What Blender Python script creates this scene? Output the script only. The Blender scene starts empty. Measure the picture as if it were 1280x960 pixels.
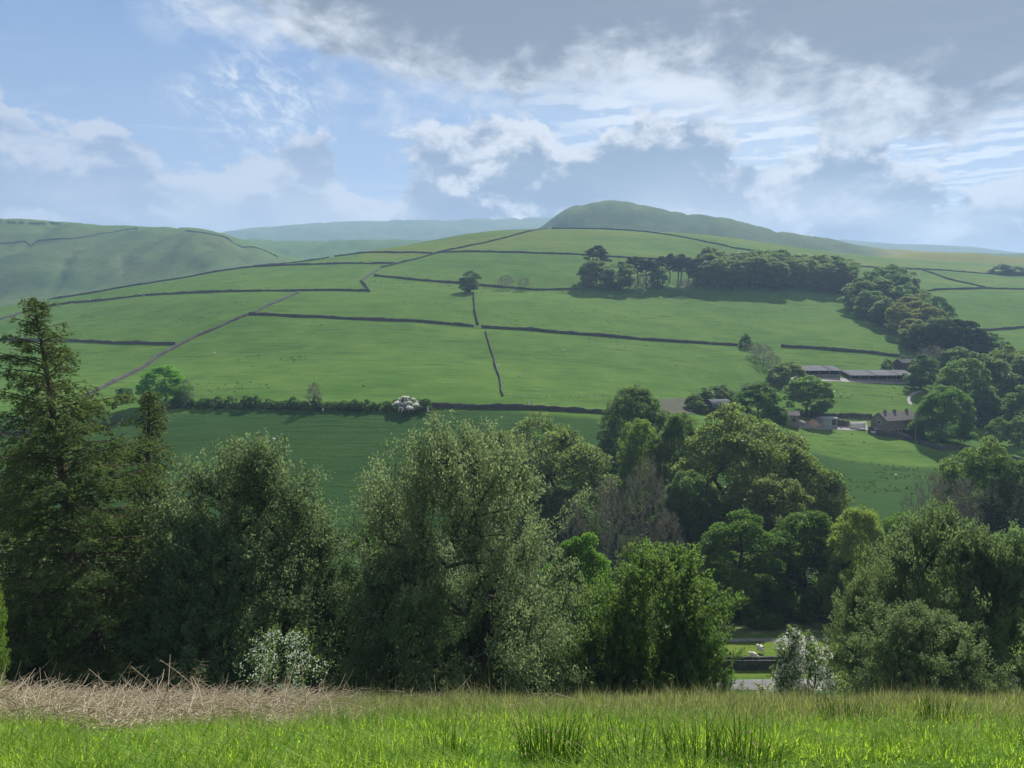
import bpy, bmesh, math, random
import numpy as np
from mathutils import Vector, Matrix

# ------------------------------------------------------------------ camera, sky, sun, exposure
SC = bpy.context.scene
COL = SC.collection
W0, H0, F0, PITCH = 1280.0, 960.0, 960.0, math.radians(4.0)
CP, SP = math.cos(PITCH), math.sin(PITCH)
cam_d = bpy.data.cameras.new('camera'); cam = bpy.data.objects.new('camera', cam_d); COL.objects.link(cam)
cam_d.sensor_width = 36; cam_d.lens = 36 * F0 / W0; cam_d.clip_start = 0.1; cam_d.clip_end = 20000
cam.location = (0, 0, 0); cam.rotation_euler = (math.pi / 2 - PITCH, 0, 0)
SC.camera = cam

SUN_AZ, SUN_EL = math.radians(24), math.radians(41)
sun_d = bpy.data.lights.new('sun', 'SUN'); sun = bpy.data.objects.new('sun', sun_d); COL.objects.link(sun)
sun_d.energy = 4.8; sun_d.angle = math.radians(0.6); sun_d.color = (1.0, 0.95, 0.86)
L = Vector((math.sin(SUN_AZ) * math.cos(SUN_EL), math.cos(SUN_AZ) * math.cos(SUN_EL), math.sin(SUN_EL)))
sun.rotation_euler = (-L).to_track_quat('-Z', 'Y').to_euler()

vs = SC.view_settings
vs.view_transform = 'Standard'; vs.look = 'None'; vs.exposure = 0.95; vs.gamma = 1.0; vs.use_curve_mapping = False
SC.render.engine = 'CYCLES'
SC.cycles.use_denoising = True
SC.cycles.max_bounces = 6; SC.cycles.diffuse_bounces = 3; SC.cycles.glossy_bounces = 2
SC.cycles.transmission_bounces = 3; SC.cycles.transparent_max_bounces = 6; SC.cycles.volume_bounces = 0
SC.cycles.use_adaptive_sampling = True; SC.cycles.adaptive_threshold = 0.01
SC.cycles.caustics_reflective = False; SC.cycles.caustics_refractive = False


class E:
    """a shader socket with arithmetic"""
    nt = None

    def __init__(s, v): s.v = v

    @staticmethod
    def m(op, *a, clamp=False):
        n = E.nt.nodes.new('ShaderNodeMath'); n.operation = op; n.use_clamp = clamp
        for i, x in enumerate(a):
            x = x.v if isinstance(x, E) else x
            if isinstance(x, (int, float)): n.inputs[i].default_value = x
            else: E.nt.links.new(x, n.inputs[i])
        return E(n.outputs[0])

    def __add__(s, o): return E.m('ADD', s, o)
    def __radd__(s, o): return E.m('ADD', o, s)
    def __sub__(s, o): return E.m('SUBTRACT', s, o)
    def __rsub__(s, o): return E.m('SUBTRACT', o, s)
    def __mul__(s, o): return E.m('MULTIPLY', s, o)
    def __rmul__(s, o): return E.m('MULTIPLY', o, s)
    def __truediv__(s, o): return E.m('DIVIDE', s, o)


def sstep(a, b, x):
    n = E.nt.nodes.new('ShaderNodeMapRange'); n.interpolation_type = 'SMOOTHSTEP'
    for k, val in ((0, x), (1, a), (2, b)):
        val = val.v if isinstance(val, E) else val
        if isinstance(val, (int, float)): n.inputs[k].default_value = val
        else: E.nt.links.new(val, n.inputs[k])
    return E(n.outputs[0])


def cmix(f, a, b):
    n = E.nt.nodes.new('ShaderNodeMix'); n.data_type = 'RGBA'
    for k, val in ((0, f), (6, a), (7, b)):
        val = val.v if isinstance(val, E) else val
        if isinstance(val, (int, float)): n.inputs[k].default_value = val
        elif isinstance(val, tuple): n.inputs[k].default_value = (*val[:3], 1)
        else: E.nt.links.new(val, n.inputs[k])
    return E(n.outputs[2])


def vecxyz(x, y, z):
    n = E.nt.nodes.new('ShaderNodeCombineXYZ')
    for k, val in enumerate((x, y, z)):
        val = val.v if isinstance(val, E) else val
        if isinstance(val, (int, float)): n.inputs[k].default_value = val
        else: E.nt.links.new(val, n.inputs[k])
    return E(n.outputs[0])


def noise(vec, scale, detail=4, rough=0.55, dist=0.0, col=False):
    n = E.nt.nodes.new('ShaderNodeTexNoise')
    n.inputs['Scale'].default_value = scale; n.inputs['Detail'].default_value = detail
    n.inputs['Roughness'].default_value = rough; n.inputs['Distortion'].default_value = dist
    if vec is not None: E.nt.links.new(vec.v, n.inputs['Vector'])
    return E(n.outputs['Color' if col else 'Fac'])


def curve(x, pts, x0, x1, y1):
    """piecewise smooth curve of x; pts are (x, y), y in 0..y1"""
    n = E.nt.nodes.new('ShaderNodeFloatCurve')
    c = n.mapping.curves[0]
    P = [((a - x0) / (x1 - x0), b / y1) for a, b in pts]
    while len(c.points) < len(P): c.points.new(0.5, 0.5)
    for p, (a, b) in zip(c.points, P): p.location = (a, b); p.handle_type = 'AUTO'
    n.mapping.update()
    t = (x - x0) * (1.0 / (x1 - x0))
    t = E.m('MINIMUM', E.m('MAXIMUM', t, 0.0), 1.0)
    E.nt.links.new(t.v, n.inputs['Value'])
    return E(n.outputs[0]) * y1


def pix_dir(u, v):
    cx, cy = (u - W0 / 2) / F0, (H0 / 2 - v) / F0
    return cx, CP + cy * SP, -SP + cy * CP


def pix_azel(u, v):
    x, y, z = pix_dir(u, v)
    return math.degrees(math.atan2(x, y)), math.degrees(math.atan2(z, math.hypot(x, y)))


SKY_STRENGTH = 0.10


def build_world():
    w = bpy.data.worlds.new('World'); SC.world = w; w.use_nodes = True
    nt = w.node_tree; nt.nodes.clear(); E.nt = nt
    out = nt.nodes.new('ShaderNodeOutputWorld'); bg = nt.nodes.new('ShaderNodeBackground')
    sky = nt.nodes.new('ShaderNodeTexSky'); sky.sky_type = 'NISHITA'; sky.sun_disc = False
    sky.sun_elevation = SUN_EL; sky.sun_rotation = SUN_AZ
    sky.altitude = 250; sky.air_density = 1.0; sky.dust_density = 0.5; sky.ozone_density = 2.0
    tc = nt.nodes.new('ShaderNodeTexCoord'); sep = nt.nodes.new('ShaderNodeSeparateXYZ')
    nt.links.new(tc.outputs['Generated'], sep.inputs[0])
    x, y, z = (E(sep.outputs[k]) for k in range(3))
    D2R = 180 / math.pi
    az = E.m('ARCTAN2', x, y) * D2R
    el = E.m('ARCSINE', z) * D2R
    # sphere coordinates squeezed so that clouds are wider than tall
    p = vecxyz(x, y, z * 1.7)
    warp = noise(p, 3.0, 3, 0.5)
    n1 = noise(p, 7.5, 8, 0.56, 0.25)
    n2 = noise(vecxyz(x + 3.1, y + 1.7, z * 1.5), 16.0, 7, 0.6, 0.3)
    n3 = noise(vecxyz(x - 2.3, y + 5.2, z * 2.4), 4.0, 6, 0.55, 0.2)
    k = 0.56 / SKY_STRENGTH

    def C(r, g, b): return (r * k, g * k, b * k)
    base = E(sky.outputs[0])
    # clear sky a little deeper and bluer high up, milky towards the horizon
    deep = sstep(6, 26, el + (warp - 0.5) * 8)
    clear = cmix(deep * 0.9, C(0.33, 0.42, 0.60), C(0.095, 0.195, 0.44))
    colr = cmix(0.85, base, clear)
    # plane coordinates of a high cloud sheet
    zz = E.m('MAXIMUM', z, 0.03)
    px, py = x / zz, y / zz
    right = sstep(-6, 14, az + (warp - 0.5) * 16)
    # high wispy veil
    pl = vecxyz(px, py * 1.5, 0.0)
    ci = noise(pl, 1.5, 8, 0.62, 0.5)
    patch = noise(pl, 0.45, 3, 0.5)
    wisp = sstep(0.50, 0.72, ci) * sstep(0.46, 0.60, patch)
    colr = cmix(wisp * (1.0 - right * 0.6) * 0.5, colr, C(0.72, 0.77, 0.84))
    # small broken patch of high cloud on the left
    def blob(u, v, ra, re):
        a, e = pix_azel(u, v)
        da, de = (az - a) * (1 / ra), (el - e) * (1 / re)
        return E.m('MAXIMUM', 1.0 - (da * da + de * de), 0.0)
    pt = E.m('ADD', blob(335, 140, 5.5, 5.5), blob(300, 125, 6.0, 2.2))
    fl = noise(vecxyz(x, y, z * 1.6 + x * 0.5), 34.0, 7, 0.66, 0.4)
    colr = cmix(sstep(0.42, 0.70, fl) * E.m('MINIMUM', pt, 1.0) * 0.85, colr, C(0.70, 0.76, 0.84))
    colr = cmix(blob(215, 15, 3.0, 2.4) * sstep(0.4, 0.7, n2) * 0.5, colr, C(0.6, 0.68, 0.80))
    # rippled altocumulus on the right
    ph = 0.55
    wv = noise(vecxyz(px, py, 0.0), 1.1, 4, 0.55)
    fine = noise(vecxyz(px, py, 4.0), 5.0, 5, 0.6)
    rip = E.m('SINE', (px * math.sin(ph) + py * math.cos(ph)) * 17.0 + (wv - 0.5) * 22.0 + (fine - 0.5) * 5.0) * 0.5 + 0.5
    rmask = right * sstep(0.30, 0.52, noise(vecxyz(px, py, 7.0), 0.55, 4, 0.5) + sstep(0, 16, az) * 0.10) * sstep(6, 9, el)
    veil = right * sstep(0.36, 0.62, n3 + 0.06) * 0.6
    colr = cmix(veil, colr, C(0.60, 0.68, 0.79))
    colr = cmix(rmask * sstep(0.25, 0.85, rip + (fine - 0.5) * 1.1) * sstep(0.25, 0.55, ci) * 0.92, colr, C(0.84, 0.87, 0.90))
    away = sstep(0.35, -0.6, x * math.sin(SUN_AZ) + y * math.cos(SUN_AZ))  # unseen clouds opposite the sun are brightened to lift ambient light on the trees
    # low cumulus bank along the hills
    tops = [(0, 128), (90, 150), (180, 205), (250, 240), (300, 215), (350, 200), (400, 215), (450, 240), (500, 215), (540, 180),
            (590, 158), (650, 156), (720, 160), (790, 158), (850, 180), (930, 205), (1000, 205), (1060, 200), (1120, 225), (1180, 242), (1280, 238)]
    tp = [pix_azel(u, v) for u, v in tops]
    tp = [(-60, 16.0), (-48, 15.0)] + tp + [(46, 10.5), (60, 12.0)]
    top = curve(az, tp, -60, 60, 30)
    d = (top - el) * 0.32 + (n1 - 0.5) * 4.4 + (n2 - 0.5) * 2.4 + 0.42 + sstep(8, 22, az) * 0.30
    cov = sstep(-0.02, 0.32, d) * sstep(-3, 1, el)
    # thick parts stay grey, thin rims and gaps let the light through
    body = noise(vecxyz(x + 7.7, y, z * 1.8), 12.0, 8, 0.60, 0.35)
    n1b = noise(vecxyz(x + 0.004, y, (z + 0.022) * 1.7), 7.5, 8, 0.56, 0.25)
    relief = (n1 - n1b) * 9.0 + (n2 - noise(vecxyz(x + 3.102, y + 1.7, (z + 0.010) * 1.5), 16.0, 7, 0.6, 0.3)) * 5.0
    thick = sstep(-0.05, 1.25, E.m('MINIMUM', d, 1.3) * 0.85 + (body - 0.5) * 4.6 - relief * 0.6)
    leftish = sstep(2, -22, az)
    bright = cmix(leftish, C(0.76, 0.76, 0.78), C(0.62, 0.63, 0.70))
    dark = cmix(leftish, C(0.225, 0.275, 0.37), C(0.29, 0.35, 0.50))
    dark = cmix(away * 0.7, dark, C(0.62, 0.64, 0.69))
    ccol = cmix(thick, bright, dark)
    lowlight = sstep(13.0, 7.0, el) * sstep(0.42, 0.66, n3)
    ccol = cmix(lowlight * 0.7, ccol, C(0.68, 0.70, 0.75))
    colr = cmix(cov * (1.0 - leftish * 0.15), colr, ccol)
    # dark stratocumulus overhead
    bots = [(300, -60), (380, -15), (430, 40), (520, 62), (600, 78), (680, 92), (780, 66), (860, 58), (930, 82), (1020, 100), (1100, 92), (1180, 86), (1280, 78)]
    bp = [pix_azel(u, v) for u, v in bots]
    bp = [(-60, 30), (-30, 29)] + bp + [(60, 20)]
    bot = curve(az, bp, -60, 60, 40)
    ds = (el - bot) * 0.20 + (n1 - 0.5) * 3.0 + (n2 - 0.5) * 1.2 + 0.62
    # further up the sheet breaks into patches
    ds = ds - sstep(26, 50, el) * 1.6 + (n3 - 0.5) * sstep(26, 50, el) * 9.0
    scov = sstep(-0.35, 0.45, ds)
    sthick = sstep(-0.2, 1.0, ds + (body - 0.5) * 2.6 - relief * 0.25)
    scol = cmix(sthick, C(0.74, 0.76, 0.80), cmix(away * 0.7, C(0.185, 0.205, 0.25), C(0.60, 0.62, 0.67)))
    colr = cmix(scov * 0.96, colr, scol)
    # below the horizon: dim ground bounce
    colr = cmix(sstep(0, -4, el), colr, C(0.10, 0.13, 0.09))
    nt.links.new(colr.v, bg.inputs['Color']); bg.inputs['Strength'].default_value = SKY_STRENGTH
    nt.links.new(bg.outputs[0], out.inputs['Surface'])
    w.cycles.sampling_method = 'MANUAL'; w.cycles.sample_map_resolution = 512


build_world()

# ------------------------------------------------------------------ helpers
def T(v):
    x, y, z = pix_dir(0, v); return z / y


def S(u, v):
    x, y, z = pix_dir(u, v); return x / y


def mesh_np(name, V, faces, attrs=None, smooth=False):
    """faces: list of (n,k) int arrays"""
    me = bpy.data.meshes.new(name)
    V = np.asarray(V, np.float32).reshape(-1, 3)
    me.vertices.add(len(V)); me.vertices.foreach_set('co', V.ravel())
    loops = np.concatenate([np.asarray(f, np.int32).ravel() for f in faces])
    tot = np.concatenate([np.full(len(f), f.shape[1], np.int32) for f in faces])
    st = np.concatenate([[0], np.cumsum(tot)[:-1]]).astype(np.int32)
    me.loops.add(len(loops)); me.loops.foreach_set('vertex_index', loops)
    me.polygons.add(len(tot)); me.polygons.foreach_set('loop_start', st); me.polygons.foreach_set('loop_total', tot)
    if smooth: me.polygons.foreach_set('use_smooth', np.ones(len(tot), bool))
    for k, a in (attrs or {}).items():
        at = me.attributes.new(k, 'FLOAT', 'POINT'); at.data.foreach_set('value', np.asarray(a, np.float32))
    me.update(calc_edges=True); me.validate()
    return me


def link(name, data, mat=None, parent=None, loc=None):
    o = bpy.data.objects.new(name, data); COL.objects.link(o)
    if mat is not None and data is not None and len(data.materials) == 0: data.materials.append(mat)
    if parent: o.parent = parent
    if loc is not None: o.location = loc
    return o


def tag(o, label=None, cat=None, group=None, kind=None):
    if label: o['label'] = label
    if cat: o['category'] = cat
    if group: o['group'] = group
    if kind: o['kind'] = kind
    return o


class MB:
    """collects simple solids into one mesh"""

    def __init__(s): s.v = []; s.f = []

    def box(s, x0, x1, y0, y1, z0, z1):
        b = len(s.v)
        s.v += [(x0, y0, z0), (x1, y0, z0), (x1, y1, z0), (x0, y1, z0), (x0, y0, z1), (x1, y0, z1), (x1, y1, z1), (x0, y1, z1)]
        s.f += [tuple(b + i for i in q) for q in ((0, 3, 2, 1), (4, 5, 6, 7), (0, 1, 5, 4), (1, 2, 6, 5), (2, 3, 7, 6), (3, 0, 4, 7))]
        return s

    def prism(s, poly, ax, a0, a1):
        """poly of 2-d points extruded along axis ax ('x': poly is (y,z), 'y': poly is (x,z))"""
        b = len(s.v); n = len(poly)
        for a in (a0, a1):
            for p, q in poly: s.v.append((a, p, q) if ax == 'x' else (p, a, q))
        s.f.append(tuple(b + i for i in range(n))[::-1]); s.f.append(tuple(b + n + i for i in range(n)))
        for i in range(n):
            j = (i + 1) % n; s.f.append((b + i, b + j, b + n + j, b + n + i))
        return s

    def tube(s, p0, p1, r0, r1, n=8):
        p0, p1 = Vector(p0), Vector(p1); d = (p1 - p0).normalized()
        a = d.orthogonal().normalized(); c = d.cross(a); b = len(s.v)
        for p, r in ((p0, r0), (p1, r1)):
            for i in range(n):
                t = 2 * math.pi * i / n; s.v.append(tuple(p + (a * math.cos(t) + c * math.sin(t)) * r))
        for i in range(n):
            j = (i + 1) % n; s.f.append((b + i, b + j, b + n + j, b + n + i))
        s.f.append(tuple(b + i for i in range(n))[::-1]); s.f.append(tuple(b + n + i for i in range(n)))
        return s

    def build(s, name, mat, parent=None, loc=None, smooth=False):
        me = bpy.data.meshes.new(name); me.from_pydata(s.v, [], s.f)
        bm = bmesh.new(); bm.from_mesh(me); bmesh.ops.recalc_face_normals(bm, faces=bm.faces); bm.to_mesh(me); bm.free()
        if smooth:
            for p in me.polygons: p.use_smooth = True
        return link(name, me, mat, parent, loc)


def empty(name, loc, rz=0.0):
    o = bpy.data.objects.new(name, None); COL.objects.link(o); o.location = loc; o.rotation_euler = (0, 0, rz)
    o.empty_display_size = 0.3
    return o


def copy_tree(o, parent=None):
    c = o.copy(); COL.objects.link(c); c.parent = parent
    for ch in list(o.children): copy_tree(ch, c)
    return c


# value noise on a lattice, for relief
_rs = np.random.RandomState(5)
_LAT = _rs.rand(256, 256)


def vnoise(x, y):
    xi, yi = np.floor(x).astype(int), np.floor(y).astype(int); fx, fy = x - xi, y - yi
    fx = fx * fx * (3 - 2 * fx); fy = fy * fy * (3 - 2 * fy)
    g = lambda a, b: _LAT[a & 255, b & 255]
    return (g(xi, yi) * (1 - fx) + g(xi + 1, yi) * fx) * (1 - fy) + (g(xi, yi + 1) * (1 - fx) + g(xi + 1, yi + 1) * fx) * fy - 0.5


def fbm(x, y, o=4):
    r = 0; a = 1.0
    for k in range(o): r = r + a * vnoise(x + 17.3 * k, y - 9.1 * k); x = x * 2.03; y = y * 2.03; a *= 0.5
    return r


# ------------------------------------------------------------------ terrain
NEAR = [(0, -1.6), (3, -2.15), (5, -2.9), (7, -3.72), (9, -4.62), (11, -5.54), (13, -6.50), (16, -8.1), (20, -10.6), (40, -22.2), (60, -32.6),
        (72, -37.6), (80, -39.7), (84, -40.1), (88, -40.5), (97, -41.5), (105, -43.2), (115, -45.2), (130, -47), (150, -47.5)]
COLS = {  # picture column: list of (depth, picture row) for the hill across the valley
    -300: [(175, 650), (237, 520), (400, 455), (500, 428), (600, 410), (660, 418), (800, 430), (2000, 330), (6500, 330)],
    0: [(175, 650), (237, 515), (330, 462), (400, 430), (500, 403), (600, 382), (660, 390), (800, 402), (2000, 330), (6500, 330)],
    150: [(175, 650), (237, 513), (330, 457), (400, 420), (500, 383), (600, 363), (640, 359), (720, 370), (850, 382), (2000, 330), (6500, 330)],
    300: [(175, 650), (237, 512), (330, 452), (400, 400), (480, 368), (560, 350), (700, 333), (780, 343), (950, 345), (2000, 330), (6500, 330)],
    450: [(175, 648), (237, 512), (330, 446), (400, 402), (480, 370), (560, 347), (700, 322), (760, 315), (850, 320), (1000, 326), (2000, 320), (6500, 330)],
    600: [(175, 645), (237, 513), (330, 450), (400, 409), (470, 376), (520, 364), (535, 360), (560, 347), (650, 319), (800, 289), (860, 287), (950, 293), (1100, 305), (2000, 320), (6500, 330)],
    680: [(175, 645), (237, 515), (330, 456), (400, 414), (470, 382), (525, 367), (540, 362), (565, 347), (650, 320), (800, 287), (860, 285), (950, 290), (1100, 305), (2000, 320), (6500, 330)],
    780: [(175, 645), (240, 520), (330, 462), (400, 421), (470, 389), (530, 371), (545, 365), (570, 350), (650, 324), (800, 289), (860, 286), (950, 290), (1100, 305), (2000, 320), (6500, 330)],
    860: [(175, 645), (240, 528), (275, 507), (330, 470), (400, 427), (470, 394), (535, 373), (550, 367), (580, 350), (650, 330), (800, 297), (870, 290), (950, 294), (1100, 306), (2000, 320), (6500, 330)],
    950: [(175, 648), (240, 545), (262, 533), (285, 512), (345, 475), (372, 450), (400, 432), (470, 400), (545, 371), (580, 355), (650, 336), (800, 310), (880, 301), (950, 303), (1100, 310), (2000, 320), (6500, 330)],
    1080: [(175, 655), (240, 575), (270, 545), (285, 535), (300, 520), (345, 478), (360, 468), (395, 440), (470, 403), (545, 376), (600, 360), (700, 342), (850, 326), (930, 320), (1000, 321), (1200, 328), (2000, 325), (6500, 330)],
    1280: [(175, 660), (240, 590), (265, 560), (290, 540), (320, 510), (350, 485), (400, 450), (470, 418), (560, 390), (650, 366), (760, 352), (880, 340), (1000, 332), (1080, 333), (1250, 338), (2000, 330), (6500, 330)],
    1600: [(175, 665), (240, 595), (290, 545), (350, 490), (400, 460), (560, 400), (760, 360), (1000, 340), (1080, 342), (1250, 345), (2000, 330), (6500, 330)],
}
YT = np.exp(np.linspace(math.log(0.4), math.log(7200), 950))
UC = sorted(COLS); SCOL = np.array([(u - 640) / F0 for u in UC])
ST = np.linspace(-1.25, 1.25, 221)
_tab = np.zeros((len(UC), len(YT)))
for i, u in enumerate(UC):
    kn = NEAR + [(y, y * T(v)) for y, v in COLS[u]]
    ky, kz = zip(*kn); _tab[i] = np.interp(YT, ky, kz)
TAB = np.zeros((len(ST), len(YT)))
for j in range(len(YT)): TAB[:, j] = np.interp(ST, SCOL, _tab[:, j])


def blur(A, sig, ax):
    n = int(3 * sig) + 1; k = np.exp(-0.5 * (np.arange(-n, n + 1) / sig) ** 2); k /= k.sum()
    P = np.pad(A, [(n, n) if a == ax else (0, 0) for a in (0, 1)], mode='edge'); R = np.zeros_like(A)
    for i, w in enumerate(k):
        sl = [slice(None), slice(None)]; sl[ax] = slice(i, i + A.shape[ax]); R += w * P[tuple(sl)]
    return R


TAB = blur(blur(TAB, 2.6, 1), 3.0, 0)
LY0, LYD = math.log(0.4), (math.log(7200) - math.log(0.4)) / 949

RIDGES = [  # crest depth, front foot, back foot, foot drop, crest row per picture column, softness
    (1500, 830, 2300, [(-700, 300), (-200, 278), (0, 276), (80, 279), (170, 284), (235, 287), (281, 295), (350, 318), (420, 345), (520, 380)], 25.0),
    (2050, 1350, 2800, [(100, 330), (230, 300), (281, 298), (360, 303), (430, 303), (520, 302), (600, 300), (680, 300), (800, 320)], 20.0),
    (1650, 1150, 2400, [(560, 330), (640, 305), (670, 290), (688, 275), (703, 263), (722, 255), (745, 251), (775, 252), (810, 260), (850, 270), (890, 274), (920, 279), (950, 288), (975, 293), (1010, 295), (1040, 300), (1080, 307), (1150, 316), (1300, 340)], 18.0),
    (4300, 2600, 5600, [(-700, 330), (200, 312), (285, 292), (330, 286), (400, 281), (440, 280), (490, 279), (520, 277), (600, 275), (660, 275), (720, 275), (900, 290), (1050, 303), (1090, 306), (1150, 309), (1200, 311), (1280, 318), (1400, 322), (1800, 325)], 40.0),
    (1250, 960, 1700, [(950, 345), (1060, 326), (1085, 321), (1150, 318), (1200, 319), (1280, 324), (1400, 330), (1700, 335)], 12.0),
]


def base_h(x, y):
    s = np.clip(x / np.maximum(y, 0.4), -1.24, 1.24)
    fi = (s - ST[0]) / (ST[1] - ST[0]); i = np.clip(fi.astype(int), 0, len(ST) - 2); fi = fi - i
    fj = (np.log(np.clip(y, 0.41, 7100)) - LY0) / LYD; j = np.clip(fj.astype(int), 0, len(YT) - 2); fj = fj - j
    return (TAB[i, j] * (1 - fi) + TAB[i + 1, j] * fi) * (1 - fj) + (TAB[i, j + 1] * (1 - fi) + TAB[i + 1, j + 1] * fi) * fj


def ridge_h(x, y, R):
    yc, yf, yb, prof, soft = R
    u = (x / np.maximum(y, 1)) * F0 + 640
    pu, pv = zip(*prof)
    uu = np.arange(pu[0], pu[-1] + 1, 6.0); vv = np.interp(uu, pu, pv)
    k = np.exp(-0.5 * (np.arange(-5, 6) / 1.8) ** 2); k /= k.sum(); vv = np.convolve(np.pad(vv, 5, mode='edge'), k, 'valid')
    v = np.interp(u, uu, vv)
    cz = yc * np.array(T(480.0) + 0) + 0 * v
    cy = (480 - v) / F0; cz = yc * ((-SP + cy * CP) / (CP + cy * SP))
    wob = 60 * fbm(x / 420 + yc, y / 420, 3)
    t = np.clip((y - yf + wob * 0.8) / (yc - yf), 0, 1); b = np.clip((yb - y) / (yb - yc), 0, 1)
    pr = np.where(y <= yc, np.sin(t * math.pi / 2) ** 1.15, np.sin(b * math.pi / 2) ** 1.3)
    foot = -60.0
    return foot + (cz - foot) * pr


def H(x, y):
    x = np.asarray(x, float); y = np.asarray(y, float)
    z = base_h(x, y)
    far = np.clip((y - 165) / 60, 0, 1)
    z = z + far * (1.4 * fbm(x / 70, y / 70, 3) + 0.35 * fbm(x / 13, y / 13, 2))
    near = np.clip((14 - y) / 6, 0, 1)
    z = z + 0.10 * near * fbm(x / 1.3, y / 1.3, 3) + 0.16 * np.clip((20 - y) / 5, 0, 1) * np.clip((y - 5) / 4, 0, 1) * fbm(x / 3.4 + 4, y / 5.0, 2)
    for R in RIDGES:
        m = y > R[1] - 100
        if np.any(m):
            r = ridge_h(x, y, R) - R[4] * 0.30 * np.clip(0.16 - np.abs(fbm(x / (R[0] * 0.035), y / (R[0] * 0.16), 3)), 0, 1) / 0.16 + R[4] * 0.35 * fbm(x / (R[0] * 0.09), y / (R[0] * 0.09), 4) - R[4] * 0.05
            k = R[4]; mx = np.maximum(z, r); zz = mx + k * 0.25 * np.exp(-np.abs(z - r) / k * 3)
            fade = np.clip((y - (R[1] - 100)) / 100, 0, 1)
            z = np.where(m, z + (zz - z) * fade, z)
    return z


def h1(x, y): return float(H(np.array([x]), np.array([y]))[0])


def hit(u, v, y0=90.0, y1=6500.0, n=6000):
    ys = np.exp(np.linspace(math.log(y0), math.log(y1), n)); s = S(u, v); t = T(v)
    d = ys * t - H(s * ys, ys); k = np.nonzero(d <= 0)[0]
    if len(k) == 0: k = [int(np.argmin(d))]
    y = ys[k[0]]; return s * y, y, h1(s * y, y)


# ------------------------------------------------------------------ materials
def newmat(name):
    m = bpy.data.materials.new(name); m.use_nodes = True; m.node_tree.nodes.clear(); E.nt = m.node_tree
    return m, m.node_tree


def finish(nt, shader):
    o = nt.nodes.new('ShaderNodeOutputMaterial'); nt.links.new(shader, o.inputs['Surface'])


def principled(nt, colr, rough=0.8, spec=0.3, bump=None, strength=0.5, dist=0.05):
    p = nt.nodes.new('ShaderNodeBsdfPrincipled')
    if isinstance(colr, tuple): p.inputs['Base Color'].default_value = (*colr, 1)
    else: nt.links.new(colr.v, p.inputs['Base Color'])
    p.inputs['Roughness'].default_value = rough; p.inputs['Specular IOR Level'].default_value = spec
    if bump is not None:
        b = nt.nodes.new('ShaderNodeBump'); b.inputs['Strength'].default_value = strength; b.inputs['Distance'].default_value = dist
        nt.links.new(bump.v, b.inputs['Height']); nt.links.new(b.outputs[0], p.inputs['Normal'])
    return p


def objco(nt):
    t = nt.nodes.new('ShaderNodeTexCoord'); return E(t.outputs['Object'])


def attr(nt, name):
    a = nt.nodes.new('ShaderNodeAttribute'); a.attribute_name = name; return E(a.outputs['Fac'])


def pmat(name, c1, c2, scale=4.0, rough=0.85, spec=0.25, bump=0.3, dist=0.03, detail=5, metal=0.0):
    m, nt = newmat(name); co = objco(nt)
    n = noise(co, scale, detail, 0.6)
    big = noise(co, scale * 0.13, 3, 0.5)
    f = sstep(0.3, 0.7, n * 0.65 + big * 0.35)
    p = principled(nt, cmix(f, c1, c2), rough, spec, n, bump, dist)
    p.inputs['Metallic'].default_value = metal
    finish(nt, p.outputs[0]); return m


def leafmat(name, c1, c2, trans=0.4, rough=0.55, spec=0.25, tcol=None):
    m, nt = newmat(name)
    g = nt.nodes.new('ShaderNodeNewGeometry'); ri = E(g.outputs['Random Per Island'])
    t = attr(nt, 'tint'); oi = nt.nodes.new('ShaderNodeObjectInfo')
    f = E.m('ADD', t * 0.7, ri * 0.3, clamp=True)
    c = cmix(f, c1, c2)
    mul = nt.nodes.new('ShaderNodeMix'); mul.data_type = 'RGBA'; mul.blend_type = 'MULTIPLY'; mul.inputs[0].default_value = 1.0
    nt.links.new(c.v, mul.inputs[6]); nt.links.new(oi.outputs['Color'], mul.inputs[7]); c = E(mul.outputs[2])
    p = principled(nt, c, rough, spec)
    tr = nt.nodes.new('ShaderNodeBsdfTranslucent')
    hsv = nt.nodes.new('ShaderNodeMix'); hsv.data_type = 'RGBA'; hsv.blend_type = 'MULTIPLY'; hsv.inputs[0].default_value = 1.0
    nt.links.new(c.v, hsv.inputs[6]); hsv.inputs[7].default_value = (*(tcol or (1.7, 1.75, 0.7)), 1)
    nt.links.new(hsv.outputs[2], tr.inputs['Color'])
    mx = nt.nodes.new('ShaderNodeMixShader'); mx.inputs[0].default_value = trans
    nt.links.new(p.outputs[0], mx.inputs[1]); nt.links.new(tr.outputs[0], mx.inputs[2])
    finish(nt, mx.outputs[0]); return m


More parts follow.
